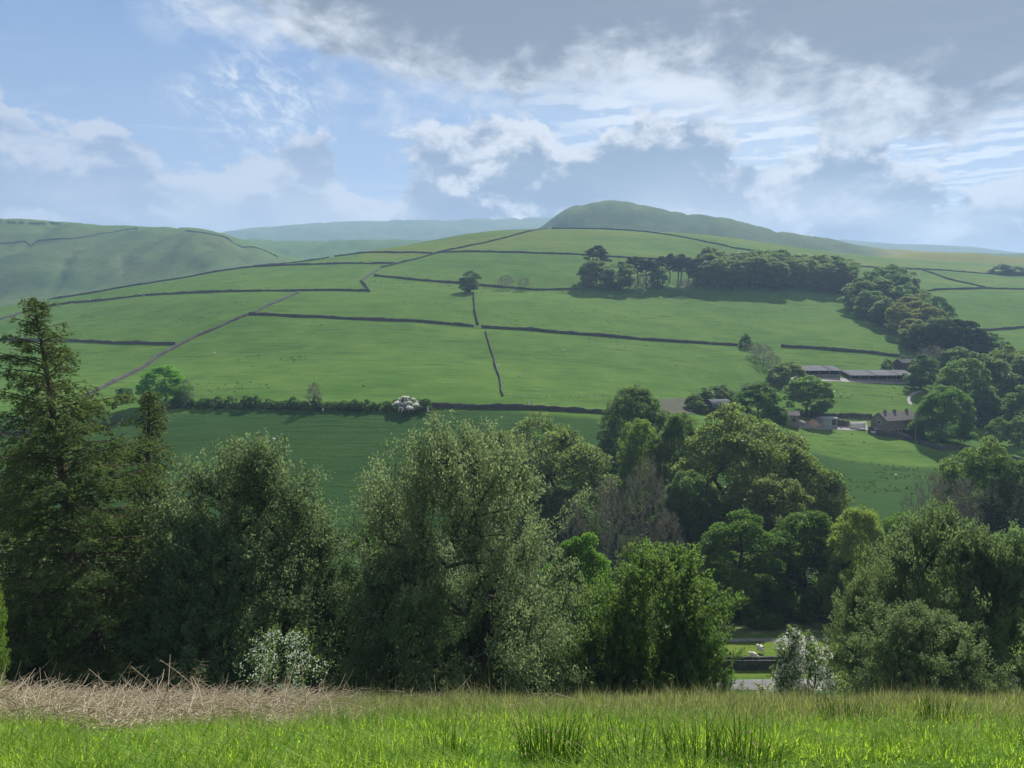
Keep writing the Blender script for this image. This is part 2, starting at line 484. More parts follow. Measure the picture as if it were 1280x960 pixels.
def ground_material():
    m, nt = newmat('pasture'); co = objco(nt)
    moor, dry, sward_shade, path = (attr(nt, k) for k in ('moor', 'dry', 'sward_shade', 'bare'))
    sp = nt.nodes.new('ShaderNodeSeparateXYZ'); nt.links.new(co.v, sp.inputs[0])
    gx, gy, gz = (E(sp.outputs[k]) for k in range(3))
    n1 = noise(co, 0.012, 5, 0.55); n2 = noise(co, 0.07, 6, 0.62); n3 = noise(co, 0.9, 6, 0.65); n4 = noise(co, 9.0, 4, 0.6)
    # contour-following streaks (grazing terraces)
    st = noise(vecxyz(gx * 0.035, gy * 0.30, gz * 1.1), 1.0, 5, 0.6, 0.4)
    past = cmix(sstep(0.30, 0.70, n1 * 0.5 + n2 * 0.5), (0.047, 0.108, 0.019), (0.090, 0.160, 0.032))
    past = cmix(sstep(0.52, 0.75, n3 * 0.55 + n2 * 0.45) * 0.6, past, (0.115, 0.140, 0.040))
    past = cmix(sstep(0.52, 0.68, st) * 0.55, past, (0.026, 0.060, 0.014))
    past = cmix(sstep(0.60, 0.80, n4) * 0.25, past, (0.04, 0.08, 0.02))
    sward_dark = cmix(n2, (0.017, 0.050, 0.015), (0.030, 0.068, 0.018))
    past = cmix(sward_shade * 0.85, past, sward_dark)
    mo = cmix(sstep(0.38, 0.62, n1 * 0.6 + n2 * 0.4), (0.046, 0.086, 0.028), (0.104, 0.142, 0.046))
    mo = cmix(sstep(0.50, 0.62, n2 * 0.6 + n1 * 0.4) * 0.6, mo, (0.034, 0.052, 0.024))
    c = cmix(moor, past, mo)
    c = cmix(dry, c, cmix(n2, (0.15, 0.16, 0.028), (0.20, 0.19, 0.04)))  # yellow grass; also carries the painted sunlit bands
    c = cmix(path, c, cmix(n3, (0.13, 0.115, 0.085), (0.22, 0.20, 0.16)))
    hgt = n3 * 0.7 + n2 * 0.6 + st * 1.3 + n4 * 0.06
    p = principled(nt, c, 1.0, 0.02, hgt, 0.6, 0.9)
    finish(nt, p.outputs[0]); return m


M = {}
M['ground'] = ground_material()
M['stone'] = pmat('dark_gritstone', (0.034, 0.035, 0.034), (0.092, 0.093, 0.089), 2.2, 0.95, 0.1, 0.8, 0.15)
M['stonepale'] = pmat('lichened_gritstone', (0.075, 0.072, 0.062), (0.21, 0.205, 0.18), 3.0, 0.95, 0.1, 0.8, 0.1)  # paler gritstone for sills and lintels
M['housestone'] = pmat('house_gritstone', (0.13, 0.115, 0.10), (0.25, 0.225, 0.195), 3.5, 0.95, 0.1, 0.6, 0.05)
M['slate'] = pmat('stone_slate_roof', (0.10, 0.095, 0.09), (0.17, 0.16, 0.15), 2.0, 0.95, 0.08, 0.5, 0.05)
M['sheet'] = pmat('weathered_roof_sheet', (0.085, 0.090, 0.10), (0.15, 0.155, 0.17), 0.8, 0.95, 0.05, 0.2, 0.02)
M['sheetdark'] = pmat('dark_roof_sheet', (0.055, 0.06, 0.07), (0.09, 0.095, 0.11), 0.8, 0.95, 0.05, 0.2, 0.02)
M['galv'] = pmat('galvanised_sheet', (0.20, 0.215, 0.225), (0.32, 0.335, 0.345), 1.5, 0.8, 0.15, 0.1, 0.02)
M['boards'] = pmat('shed_boards', (0.05, 0.04, 0.035), (0.10, 0.085, 0.07), 3.0, 0.9, 0.1, 0.4, 0.03)
M['wood'] = pmat('grey_timber', (0.20, 0.18, 0.15), (0.36, 0.33, 0.28), 5.0, 0.9, 0.1, 0.4, 0.02)
M['white'] = pmat('white_paint', (0.62, 0.62, 0.60), (0.80, 0.80, 0.78), 3.0, 0.6, 0.3, 0.1, 0.01)
M['glass'] = pmat('window_glass', (0.02, 0.022, 0.025), (0.035, 0.04, 0.045), 1.0, 0.08, 0.6, 0.0, 0.01)
M['concrete'] = pmat('yard_concrete', (0.20, 0.195, 0.18), (0.30, 0.295, 0.28), 1.2, 0.9, 0.15, 0.3, 0.03)
M['sand'] = pmat('brown_arena_sand', (0.042, 0.046, 0.030), (0.070, 0.074, 0.048), 1.0, 0.95, 0.1, 0.4, 0.05)
M['spoil'] = pmat('orange_spoil', (0.28, 0.17, 0.10), (0.40, 0.27, 0.18), 1.5, 0.95, 0.1, 0.6, 0.1)
M['tarmac'] = pmat('pale_tarmac', (0.085, 0.085, 0.088), (0.16, 0.16, 0.165), 2.5, 0.85, 0.25, 0.3, 0.02)
M['track'] = pmat('stony_track', (0.14, 0.13, 0.115), (0.24, 0.23, 0.21), 1.6, 0.9, 0.2, 0.4, 0.04)
M['wool'] = pmat('sheep_wool', (0.52, 0.49, 0.42), (0.70, 0.67, 0.60), 9.0, 0.95, 0.05, 0.8, 0.04)
M['tyre'] = pmat('tyre_rubber', (0.015, 0.015, 0.016), (0.03, 0.03, 0.03), 6.0, 0.8, 0.2, 0.1, 0.01)
M['darkcar'] = pmat('dark_car_paint', (0.03, 0.035, 0.045), (0.045, 0.05, 0.06), 2.0, 0.25, 0.6, 0.0, 0.01)
M['yellow'] = pmat('yellow_paint', (0.50, 0.36, 0.04), (0.60, 0.44, 0.06), 2.0, 0.5, 0.4, 0.1, 0.01)
M['bark'] = pmat('dark_bark', (0.030, 0.026, 0.021), (0.075, 0.066, 0.055), 5.0, 0.95, 0.1, 0.8, 0.05)
M['larchbark'] = pmat('larch_bark', (0.045, 0.032, 0.024), (0.11, 0.08, 0.062), 6.0, 0.95, 0.1, 0.8, 0.05)
M['palebark'] = pmat('grey_bark', (0.10, 0.095, 0.085), (0.19, 0.18, 0.165), 5.0, 0.95, 0.1, 0.6, 0.05)
M['twig'] = pmat('grey_twigs', (0.145, 0.150, 0.118), (0.235, 0.240, 0.195), 1.5, 0.95, 0.1, 0.0, 0.02)
M['sycamore'] = leafmat('sycamore_leaf', (0.052, 0.100, 0.034), (0.110, 0.180, 0.052), 0.54, tcol=(1.5, 1.65, 0.75))
M['beech'] = leafmat('beech_leaf', (0.078, 0.122, 0.050), (0.165, 0.220, 0.082), 0.55, tcol=(1.35, 1.4, 0.8))
M['sallow'] = leafmat('sallow_leaf', (0.110, 0.145, 0.082), (0.235, 0.270, 0.165), 0.54, 0.6, 0.2, (1.2, 1.3, 0.9))
M['larch'] = leafmat('larch_needles', (0.066, 0.094, 0.036), (0.140, 0.168, 0.068), 0.48, 0.8, 0.1, (1.25, 1.3, 0.8))
M['pine'] = leafmat('pine_needles', (0.024, 0.042, 0.028), (0.050, 0.076, 0.046), 0.2, 0.8, 0.1)
M['bud'] = leafmat('budding_twigs', (0.12, 0.11, 0.085), (0.18, 0.165, 0.13), 0.30, 0.8, 0.1, (1.3, 1.3, 1.0))
M['blossom'] = leafmat('may_blossom', (0.66, 0.67, 0.62), (0.82, 0.83, 0.80), 0.4, 0.8, 0.1, (1.0, 1.0, 0.95))
M['blade'] = leafmat('grass_blade', (0.140, 0.260, 0.030), (0.310, 0.430, 0.080), 0.58, 0.6, 0.2, (1.5, 1.5, 0.6))
M['browgrass'] = leafmat('brow_grass', (0.095, 0.140, 0.036), (0.180, 0.225, 0.070), 0.48, 0.7, 0.15, (1.4, 1.4, 0.8))
M['tuft'] = leafmat('rough_tuft', (0.030, 0.060, 0.018), (0.075, 0.095, 0.032), 0.4, 0.8, 0.1)
M['drygrass'] = leafmat('seeding_grass', (0.150, 0.170, 0.070), (0.370, 0.340, 0.200), 0.45, 0.7, 0.15, (1.2, 1.2, 0.85))
M['rush'] = leafmat('rush_stem', (0.070, 0.140, 0.026), (0.150, 0.240, 0.046), 0.45, 0.5, 0.3)
M['bracken'] = leafmat('dead_bracken_stalk', (0.25, 0.195, 0.135), (0.56, 0.49, 0.375), 0.3, 0.8, 0.15, (1.1, 1.0, 0.8))

# ------------------------------------------------------------------ ground sheet
def build_ground():
    ys = np.unique(np.concatenate([np.linspace(0.4, 14, 90), np.exp(np.linspace(math.log(14), math.log(165), 130)),
                                   np.exp(np.linspace(math.log(165), math.log(1000), 430)), np.exp(np.linspace(math.log(1000), math.log(6400), 190))]))
    q = np.linspace(-0.98, 0.98, 276)
    Y, Q = np.meshgrid(ys, q, indexing='ij'); X = Q * (Y + 9.0)
    Z = H(X, Y)
    ny, nx = X.shape
    idx = np.arange(ny * nx).reshape(ny, nx)
    Fq = np.stack([idx[:-1, :-1], idx[:-1, 1:], idx[1:, 1:], idx[1:, :-1]], -1).reshape(-1, 4)
    U = X / Y * F0 + 640
    # moorland on the ridges beyond the enclosed fields
    moor = np.clip((Y - 1150) / 120, 0, 1)
    lefthill = np.clip((Y - 780) / 100, 0, 1) * np.clip((430 - U) / 60, 0, 1)
    intake = np.clip((Y - 1250) / 150, 0, 1) * np.clip((420 - U) / 80, 0, 1) * (0.75 + 0.5 * fbm(X / 160, Y / 160, 3))
    pale = (Y > 1300) * (Y < 2300) * np.clip((U - 275) / 40, 0, 1) * np.clip((680 - U) / 40, 0, 1)
    moor = np.maximum(moor, lefthill)
    moor = moor * (1 - 0.75 * np.clip(intake, 0, 1)) * (1 - 0.8 * pale)
    right = np.clip((U - 1060) / 40, 0, 1) * np.clip((Y - 880) / 60, 0, 1)
    moor = moor * (1 - np.clip((U - 1075) / 30, 0, 1) * np.clip((1500 - Y) / 100, 0, 1))
    dry = 0.9 * np.clip((U - 1070) / 40, 0, 1) * np.clip((Y - 1040) / 60, 0, 1) * np.clip((1700 - Y) / 100, 0, 1)
    dry = np.maximum(dry, 0.28 * np.clip((Y - 640) / 60, 0, 1) * np.clip((960 - Y) / 60, 0, 1) * np.clip(0.5 + 2.2 * fbm(X / 120, Y / 40, 3), 0, 1) * (U > 450))  # sunlit bands on the upper slopes, painted in as yellow
    dry = np.maximum(dry, 0.30 * (Y > 87) * (Y < 106))
    # steep field below the hedge: darker sward with its shade painted in
    sward_shade = np.clip((238 - Y) / 4, 0, 1) * np.clip((Y - 160) / 10, 0, 1)
    # eroded scar on the left hill
    bare = np.clip(1 - np.abs(U - 157 + (Y - 1000) * 0.02 + 6 * fbm(X / 20, Y / 30, 2)) / 4.5, 0, 1) * (Y > 930) * (Y < 1160) * 0.5
    floor = np.clip((Y - 104) / 6, 0, 1) * np.clip((168 - Y) / 8, 0, 1)
    bare = np.maximum(bare, floor * 0.35)
    me = mesh_np('ground', np.stack([X, Y, Z], -1), [Fq], {'moor': moor.ravel(), 'dry': dry.ravel(), 'sward_shade': sward_shade.ravel(), 'bare': bare.ravel()}, True)
    o = link('ground', me, M['ground']); tag(o, 'green pasture hillside and valley running out to the moors', None, None, 'structure')


build_ground()


def ribbon(name, pts, width, mat, lift, label, step=1.0, kind='structure'):
    """a surfaced strip that follows the ground along (x, y) points"""
    P = np.array(pts, float); seg = np.r_[0, np.cumsum(np.hypot(*np.diff(P, axis=0).T))]
    t = np.arange(0, seg[-1], step); x = np.interp(t, seg, P[:, 0]); y = np.interp(t, seg, P[:, 1])
    tx, ty = np.gradient(x), np.gradient(y); l = np.hypot(tx, ty); nx, ny = -ty / l, tx / l
    K = 5; V = []
    for k in range(K):
        a = (k / (K - 1) - 0.5) * width
        w = 0.08 * width * fbm(t / 6 + k * 0.01, t * 0 + k // 4 * 40.0, 2) if k in (0, K - 1) else 0
        X, Y = x + nx * (a + w), y + ny * (a + w); V.append(np.stack([X, Y, H(X, Y) + lift], -1))
    V = np.stack(V, 1); n = len(t); idx = np.arange(n * K).reshape(n, K)
    Fq = np.stack([idx[:-1, :-1], idx[:-1, 1:], idx[1:, 1:], idx[1:, :-1]], -1).reshape(-1, 4)
    o = link(name, mesh_np(name, V.reshape(-1, 3), [Fq[:, ::-1]], None, True), mat)
    tag(o, label, None, None, kind); return o


ribbon('road', [(-75, 84.5), (0, 84.6), (30, 84.6), (80, 85.2), (110, 87)], 3.4, M['tarmac'], 0.05, 'narrow grey tarmac lane below the bank')
ribbon('track', [(10, 103.5), (30, 103.8), (45, 104.6), (60, 107)], 2.2, M['track'], 0.06, 'stony track along the foot of the wood')

# ------------------------------------------------------------------ dry stone walls
def wall(pts, label, h=1.45, w=0.75, mat='stone', name='dry_stone_wall', step=1.4, y0=160.0, y1=1000.0, group=None, rough=0.14, gaps=()):
    P = np.array([hit(u, v, y0, y1)[:2] for u, v in pts])
    seg = np.r_[0, np.cumsum(np.hypot(*np.diff(P, axis=0).T))]
    t = np.arange(0, seg[-1], step)
    if len(t) < 3: return
    x = np.interp(t, seg, P[:, 0]); y = np.interp(t, seg, P[:, 1])
    x = x + 0.5 * fbm(t / 14, t * 0 + len(label), 2); y = y + 0.5 * fbm(t / 14, t * 0 + 50 + len(label), 2)
    z = H(x, y); tx, ty = np.gradient(x), np.gradient(y); l = np.hypot(tx, ty); nx, ny = -ty / l, tx / l
    rs = np.random.RandomState(len(label) * 7 + int(pts[0][0]) % 1000)
    hh = h * (1 + rs.uniform(-rough, rough, len(t)) + 0.45 * fbm(t / 9, t * 0 + 3.3, 2))
    prof = [(-0.5, -0.5), (-0.42, 0.55), (-0.30, 0.93), (0.0, 1.0), (0.30, 0.93), (0.42, 0.55), (0.5, -0.5)]
    V = []
    for a, b in prof:
        j = rs.uniform(-0.07, 0.07, len(t)); aa = a * w + j
        V.append(np.stack([x + nx * aa, y + ny * aa, z + b * hh], -1))
    V = np.stack(V, 1); n, K = len(t), len(prof); idx = np.arange(n * K).reshape(n, K)
    Fq = np.stack([idx[:-1, :-1], idx[:-1, 1:], idx[1:, 1:], idx[1:, :-1]], -1).reshape(-1, 4)
    caps = [idx[0][None, :], idx[-1][::-1][None, :]]
    org = np.array([x[0], y[0], z[0]])
    o = link(name, mesh_np(name, V.reshape(-1, 3) - org, [Fq[:, ::-1]] + caps), M[mat], None, org)
    return tag(o, label, 'wall', group, 'thing')


WALLS = [
    ([(-60, 425), (0, 426), (110, 428), (221, 431)], 'level dry stone wall meeting the diagonal wall behind the tall larch'),
    ([(110, 496), (127, 486), (199, 446), (244, 422), (311, 394), (375, 366)], 'grey stone wall running diagonally up the hillside fields'),
    ([(311, 394), (390, 397), (480, 401), (595, 409)], 'dry stone wall from the diagonal wall to the gap below the lone tree'),
    ([(601, 410), (690, 416), (777, 423), (850, 428), (922, 432)], 'dry stone wall from the gap below the lone tree to the bushes'),
    ([(977, 434), (1040, 438), (1080, 441), (1122, 446), (1145, 452)], 'stone wall curving above the long farm sheds'),
    ([(-40, 405), (0, 400), (37, 388), (90, 379), (169, 371), (232, 367), (300, 365), (375, 364), (461, 364)], 'stone wall along the field below the hill brow'),
    ([(-40, 388), (0, 383), (75, 373), (187, 353), (292, 335), (382, 322), (412, 318)], 'long stone wall along the brow of the near hill'),
    ([(300, 335), (356, 332), (420, 330), (496, 330)], 'short level stone wall just under the brow'),
    ([(418, 317), (461, 316), (541, 317)], 'broken stone wall on the skyline left of the stepped wall'),
    ([(462, 365), (457, 357), (451, 352), (476, 335), (500, 329), (541, 318), (590, 307), (635, 297), (665, 289), (684, 286)], 'stepped stone wall climbing in zigzags to the hilltop'),
    ([(548, 316), (600, 315), (642, 316), (729, 319), (777, 322), (870, 327)], 'stone wall across the upper field into the plantation'),
    ([(468, 345), (515, 350), (567, 354), (620, 359), (670, 363), (732, 362)], 'stone wall beside the grassy fold under the lone tree'),
    ([(690, 286), (762, 286), (815, 291), (870, 300), (920, 311), (984, 319)], 'stone wall over the hilltop below the domed hill'),
    ([(592, 366), (594, 387), (598, 407)], 'short stone wall running straight down from the lone tree'),
    #([(607, 415), (616, 444), (624, 470), (629, 496)], 'low ruined stone wall dividing the two large fields'),
    ([(1060, 332), (1150, 337), (1280, 344), (1330, 347)], 'long stone wall below the sunlit yellow field'),
    ([(1153, 338), (1184, 349), (1232, 360)], 'stone wall slanting down between the right upper fields'),
    ([(1149, 364), (1184, 362), (1232, 361), (1280, 362), (1330, 364)], 'stone wall across the field right of the wood'),
    ([(1228, 414), (1255, 412), (1280, 410), (1330, 406)], 'short stone wall beyond the dark end of the wood'),
    ([(530, 509), (600, 511), (680, 513), (750, 517), (790, 520)], 'tumbled stone wall continuing the hedge towards the farm trees'),
    ([(-40, 546), (0, 545), (45, 544)], 'stone wall glimpsed through the larch branches'),
]
for pts, lab in WALLS: wall(pts, lab)
wall([(607, 415), (616, 444), (624, 470), (629, 496)], 'low ruined stone wall dividing the two large fields', 0.9, 0.6)
wall([(0, 305), (45, 303), (90, 299), (172, 286)], 'boundary wall slanting across the left moor hill', 1.9, 0.9, y0=900, y1=2600)
wall([(232, 289), (281, 297), (315, 309), (349, 322)], 'boundary wall down the right shoulder of the left moor hill', 1.9, 0.9, y0=900, y1=2600)

# ------------------------------------------------------------------ trees
def rot_leaves(P, Nrm, Dr, Ln, Wd):
    """rhombic leaves: centre P, normal-ish Nrm, length direction Dr"""
    Dr = Dr / (np.linalg.norm(Dr, axis=1, keepdims=True) + 1e-9)
    Sd = np.cross(Nrm, Dr); Sd /= (np.linalg.norm(Sd, axis=1, keepdims=True) + 1e-9)
    a = P - Dr * Ln[:, None] * 0.5; c = P + Dr * Ln[:, None] * 0.5
    b = P + Sd * Wd[:, None] * 0.5 - Dr * Ln[:, None] * 0.08; d = P - Sd * Wd[:, None] * 0.5 - Dr * Ln[:, None] * 0.08
    V = np.stack([a, b, c, d], 1).reshape(-1, 3); n = len(P)
    return V, np.arange(n * 4).reshape(n, 4)


def tubes(P0, P1, R0, R1, sides=5):
    D = P1 - P0; D /= (np.linalg.norm(D, axis=1, keepdims=True) + 1e-9)
    A = np.cross(D, np.where(np.abs(D[:, 2:3]) > 0.9, [[1.0, 0, 0]], [[0, 0, 1.0]])); A /= (np.linalg.norm(A, axis=1, keepdims=True) + 1e-9)
    B = np.cross(D, A); n = len(P0); th = np.arange(sides) * 2 * math.pi / sides
    ring = A[:, None, :] * np.cos(th)[None, :, None] + B[:, None, :] * np.sin(th)[None, :, None]
    V = np.concatenate([P0[:, None] + ring * R0[:, None, None], P1[:, None] + ring * R1[:, None, None]], 1)
    b = (np.arange(n) * 2 * sides)[:, None]; i = np.arange(sides)[None]; j = (i + 1) % sides
    Fq = np.stack([b + i, b + j, b + sides + j, b + sides + i], -1).reshape(-1, 4)
    return V.reshape(-1, 3), Fq


def unit(n, rs):
    v = rs.normal(size=(n, 3)); return v / np.linalg.norm(v, axis=1, keepdims=True)


PROFILES = {
    'round': [(0, 0.25), (0.1, 0.72), (0.3, 0.98), (0.5, 1.0), (0.7, 0.88), (0.88, 0.58), (1.0, 0.12)],
    'dome': [(0, 0.55), (0.12, 0.92), (0.35, 1.0), (0.6, 0.92), (0.8, 0.70), (0.93, 0.42), (1.0, 0.12)],
    'egg': [(0, 0.55), (0.15, 0.95), (0.35, 1.0), (0.55, 0.80), (0.75, 0.52), (0.9, 0.28), (1.0, 0.06)],
    'tall': [(0, 0.45), (0.2, 0.9), (0.45, 1.0), (0.7, 0.78), (0.9, 0.42), (1.0, 0.10)],
    'bush': [(0, 0.85), (0.2, 1.0), (0.5, 0.92), (0.75, 0.66), (0.92, 0.35), (1.0, 0.10)],
    'sallow': [(0, 0.75), (0.2, 0.97), (0.45, 1.0), (0.65, 0.92), (0.82, 0.70), (0.93, 0.46), (1.0, 0.15)],
    'flat': [(0, 0.30), (0.25, 0.8), (0.55, 1.0), (0.8, 0.85), (1.0, 0.3)],
}


def broadleaf(name, seed, Ht, R, leaf, bark, profile='round', cb=0.18, nclump=160, nleaf=20000, lsize=0.2, laspect=0.6, csize=0.14,
              lobe=0.22, shell=True, spray=0.0, trunk_r=None, lean=(0, 0), twigs=0, flowers=0, stems=1, inner=0.35, up=0.35, twr=0.012, stray=0.05):
    """a tree in local coordinates: trunk, branches and leafy crown meshes"""
    rs = np.random.RandomState(seed)
    pt, pr = zip(*PROFILES[profile])
    # clump centres on and inside a lobed envelope
    n = nclump; t = np.clip(rs.beta(1.25, 1.0, n * 3), 0.02, 0.985)
    keep = rs.rand(n * 3) < np.interp(t, pt, pr) + 0.15; t = t[keep][:n]; n = len(t)
    th = rs.uniform(0, 2 * math.pi, n)
    o1, o2 = rs.uniform(0, 99, 2)
    env = np.interp(t, pt, pr) * (1 + lobe * 2.2 * fbm(np.cos(th) * 1.4 + o1 + t * 2.2, np.sin(th) * 1.4 + o2 + t * 2.6, 2))
    rad = env * (1 - inner * rs.rand(n) ** 2.0) * 0.90
    far_out = rs.rand(n) < stray; rad = np.where(far_out, env * rs.uniform(1.0, 1.28, n), rad)
    zc = cb * Ht + t * (Ht * (1 - cb)) * (1 + 0.10 * fbm(th * 1.3 + o2, th * 0 + o1, 2)) - csize * R * 0.35
    zc = np.minimum(np.where(far_out & (t > 0.5), zc + Ht * 0.09 * rs.rand(n), zc), Ht * (1.06 if stray > 0.1 else 0.99))
    C = np.stack([np.cos(th) * rad * R + lean[0] * zc, np.sin(th) * rad * R + lean[1] * zc, zc], 1)
    # skeleton: trunk nodes, then clumps join the nearest suitable node
    top = Ht * (cb + (1 - cb) * 0.72); nodes = []; parent = []
    for s in range(stems):
        off = np.array([0, 0, 0.0]) if stems == 1 else np.array([math.cos(s * 2.4), math.sin(s * 2.4), 0]) * R * 0.10
        kk = 9; prev = -1; tilt = np.array([0, 0, 0.0]) if stems == 1 else np.array([math.cos(s * 2.4), math.sin(s * 2.4), 0]) * R * 0.45
        for i in range(kk):
            f = i / (kk - 1); wob = rs.normal(size=3) * R * 0.035 * (f > 0); wob[2] = 0
            p = np.array([lean[0] * top * f, lean[1] * top * f, top * f - (0.6 if i == 0 else 0)]) + wob + off + tilt * f
            nodes.append(p); parent.append(prev); prev = len(nodes) - 1
    axis = lambda P: np.stack([lean[0] * P[:, 2], lean[1] * P[:, 2], np.clip(P[:, 2] * 0.6, 0, top)], 1)
    order = np.argsort(np.linalg.norm(C - axis(C), axis=1)); nt_ = len(nodes)
    ND = np.zeros((nt_ + n, 3)); ND[:nt_] = nodes; cnt = nt_
    for k in order:
        dv = C[k] - ND[:cnt]; dist = np.linalg.norm(dv, axis=1)
        horiz = np.linalg.norm(dv[:, :2], axis=1)
        cost = dist + np.maximum(0, -dv[:, 2]) * 1.2 + np.maximum(0, 0.25 * horiz - dv[:, 2]) * 0.8
        cost[0] += Ht
        cost[:nt_] *= 1.12
        parent.append(int(np.argmin(cost))); ND[cnt] = C[k]; cnt += 1
    parent = np.array(parent); area = np.zeros(cnt); area[nt_:] = 1.0
    for i in range(cnt - 1, 0, -1):
        if parent[i] >= 0: area[parent[i]] += area[i]
    tr = trunk_r or Ht * 0.022
    rr = tr * np.sqrt(np.maximum(area, 0.6) / max(area[0], 1)); rr = np.maximum(rr, tr * 0.045)
    ch = np.nonzero(parent >= 0)[0]
    P0, P1 = ND[parent[ch]], ND[ch]; Rp, Rc = rr[parent[ch]], rr[ch]
    Rp = np.where((ch >= nt_) | (parent[ch] < 0), np.minimum(Rp, Rc * 1.7), Rp)
    ln = np.linalg.norm(P1 - P0, axis=1, keepdims=True)
    mid = (P0 + P1) / 2 + np.stack([rs.normal(size=len(ch)), rs.normal(size=len(ch)), rs.uniform(-0.2, 1.0, len(ch))], 1) * ln * 0.07
    istr = ch < nt_
    out = {}
    V, Fq = tubes(np.r_[P0[istr]], np.r_[P1[istr]], Rp[istr] * np.where(P0[istr][:, 2] < 0, 1.35, 1), Rc[istr], 8)
    out['trunk'] = mesh_np(name + '_trunk', V, [Fq], None, True)
    b = ~istr; Rm = (Rp + Rc) / 2
    V, Fq = tubes(np.r_[P0[b], mid[b]], np.r_[mid[b], P1[b]], np.r_[Rp[b], Rm[b]], np.r_[Rm[b], Rc[b]], 4)
    if twigs:
        k = rs.randint(nt_, cnt, twigs); base = ND[k]; outd = base - axis(base); outd /= np.linalg.norm(outd, axis=1, keepdims=True) + 1e-9
        d = outd * 0.8 + unit(twigs, rs) * 0.8 + np.array([0, 0, 0.45]); d /= np.linalg.norm(d, axis=1, keepdims=True)
        L_ = csize * R * rs.uniform(0.6, 1.7, twigs)
        m1 = base + d * L_[:, None] * 0.55 + unit(twigs, rs) * L_[:, None] * 0.08; e1 = m1 + (d + [0, 0, 0.2] + unit(twigs, rs) * 0.3) * L_[:, None] * 0.5
        rt = np.full(twigs, twr)
        V2, F2 = tubes(np.r_[base, m1], np.r_[m1, e1], np.r_[rt, rt * 0.7], np.r_[rt * 0.7, rt * 0.35], 3)
        Fq = np.concatenate([Fq, F2 + len(V)]); V = np.concatenate([V, V2])
    out['branches'] = mesh_np(name + '_branches', V, [Fq], None, True)
    if nleaf:
        cs = csize * R * rs.uniform(0.65, 1.35, n); wgt = cs ** 2; wgt /= wgt.sum(); k = rs.choice(n, nleaf, p=wgt)
        u = unit(nleaf, rs); cw = C[k]; outd = cw - axis(cw); outd /= np.linalg.norm(outd, axis=1, keepdims=True) + 1e-9
        if shell:
            u = u + outd * 0.35 + np.array([0, 0, up]); u /= np.linalg.norm(u, axis=1, keepdims=True)
            r_ = rs.uniform(0.35, 1.0, nleaf) ** 0.5
            P = cw + u * (cs[k] * r_)[:, None] * np.array([1.15, 1.15, 0.72])
        else:
            P = cw + u * (cs[k] * rs.rand(nleaf) ** 0.4)[:, None]
        if spray:
            ns = 5; sk = rs.randint(0, ns, nleaf); sd = unit(n * ns, rs).reshape(n, ns, 3) * 0.75 + (C - axis(C))[:, None, :] / R + np.array([0, 0, 0.35])
            sd /= np.linalg.norm(sd, axis=2, keepdims=True); dd = sd[k, sk]; q = rs.uniform(-0.35, 1.0, nleaf)
            P = cw + dd * (cs[k] * q * spray)[:, None] + u * (cs[k] * 0.42 * (1.1 - 0.7 * np.clip(q, 0, 1)))[:, None]
            P[:, 2] -= np.clip(q, 0, 1) ** 2 * cs[k] * 0.35
        nr = unit(nleaf, rs) + np.array([0, 0, 0.5]); dr = unit(nleaf, rs) + outd * 0.5 - np.array([0, 0, 0.25])
        Ln = lsize * rs.uniform(0.65, 1.35, nleaf); V, Fq = rot_leaves(P, nr, dr, Ln, Ln * laspect)
        tint = np.clip(rs.uniform(0, 1, n)[k] * 0.6 + rs.rand(nleaf) * 0.4, 0, 1)
        out['crown'] = mesh_np(name + '_crown', V, [Fq], {'tint': np.repeat(tint, 4)})
    if flowers:
        Pl = P
        fc = np.argsort(C[:, 2] + rs.rand(n) * Ht * 0.35)[-max(8, int(n * 0.75)):]; k = rs.choice(fc, flowers); u = unit(flowers, rs) + np.array([0, 0, 0.6])
        cs = csize * R
        P = C[k] + u / np.linalg.norm(u, axis=1, keepdims=True) * cs * rs.uniform(0.75, 1.15, (flowers, 1))
        V, Fq = rot_leaves(P, unit(flowers, rs) + [0, 0, 0.5], unit(flowers, rs), np.full(flowers, lsize * 0.9), np.full(flowers, lsize * 0.8))
        out['blossom'] = mesh_np(name + '_blossom', V, [Fq], {'tint': np.repeat(rs.rand(flowers), 4)}); P = Pl
    out['mats'] = {'trunk': bark, 'branches': bark, 'crown': leaf, 'blossom': 'blossom'}
    out['H'], out['R'] = Ht, R
    if nleaf:
        cz = np.sort(P[:, 2]); out['H'] = float(cz[int(len(cz) * 0.998)])
        out['R'] = float(np.percentile(np.hypot(P[:, 0] - lean[0] * P[:, 2], P[:, 1] - lean[1] * P[:, 2]), 96))
    return out


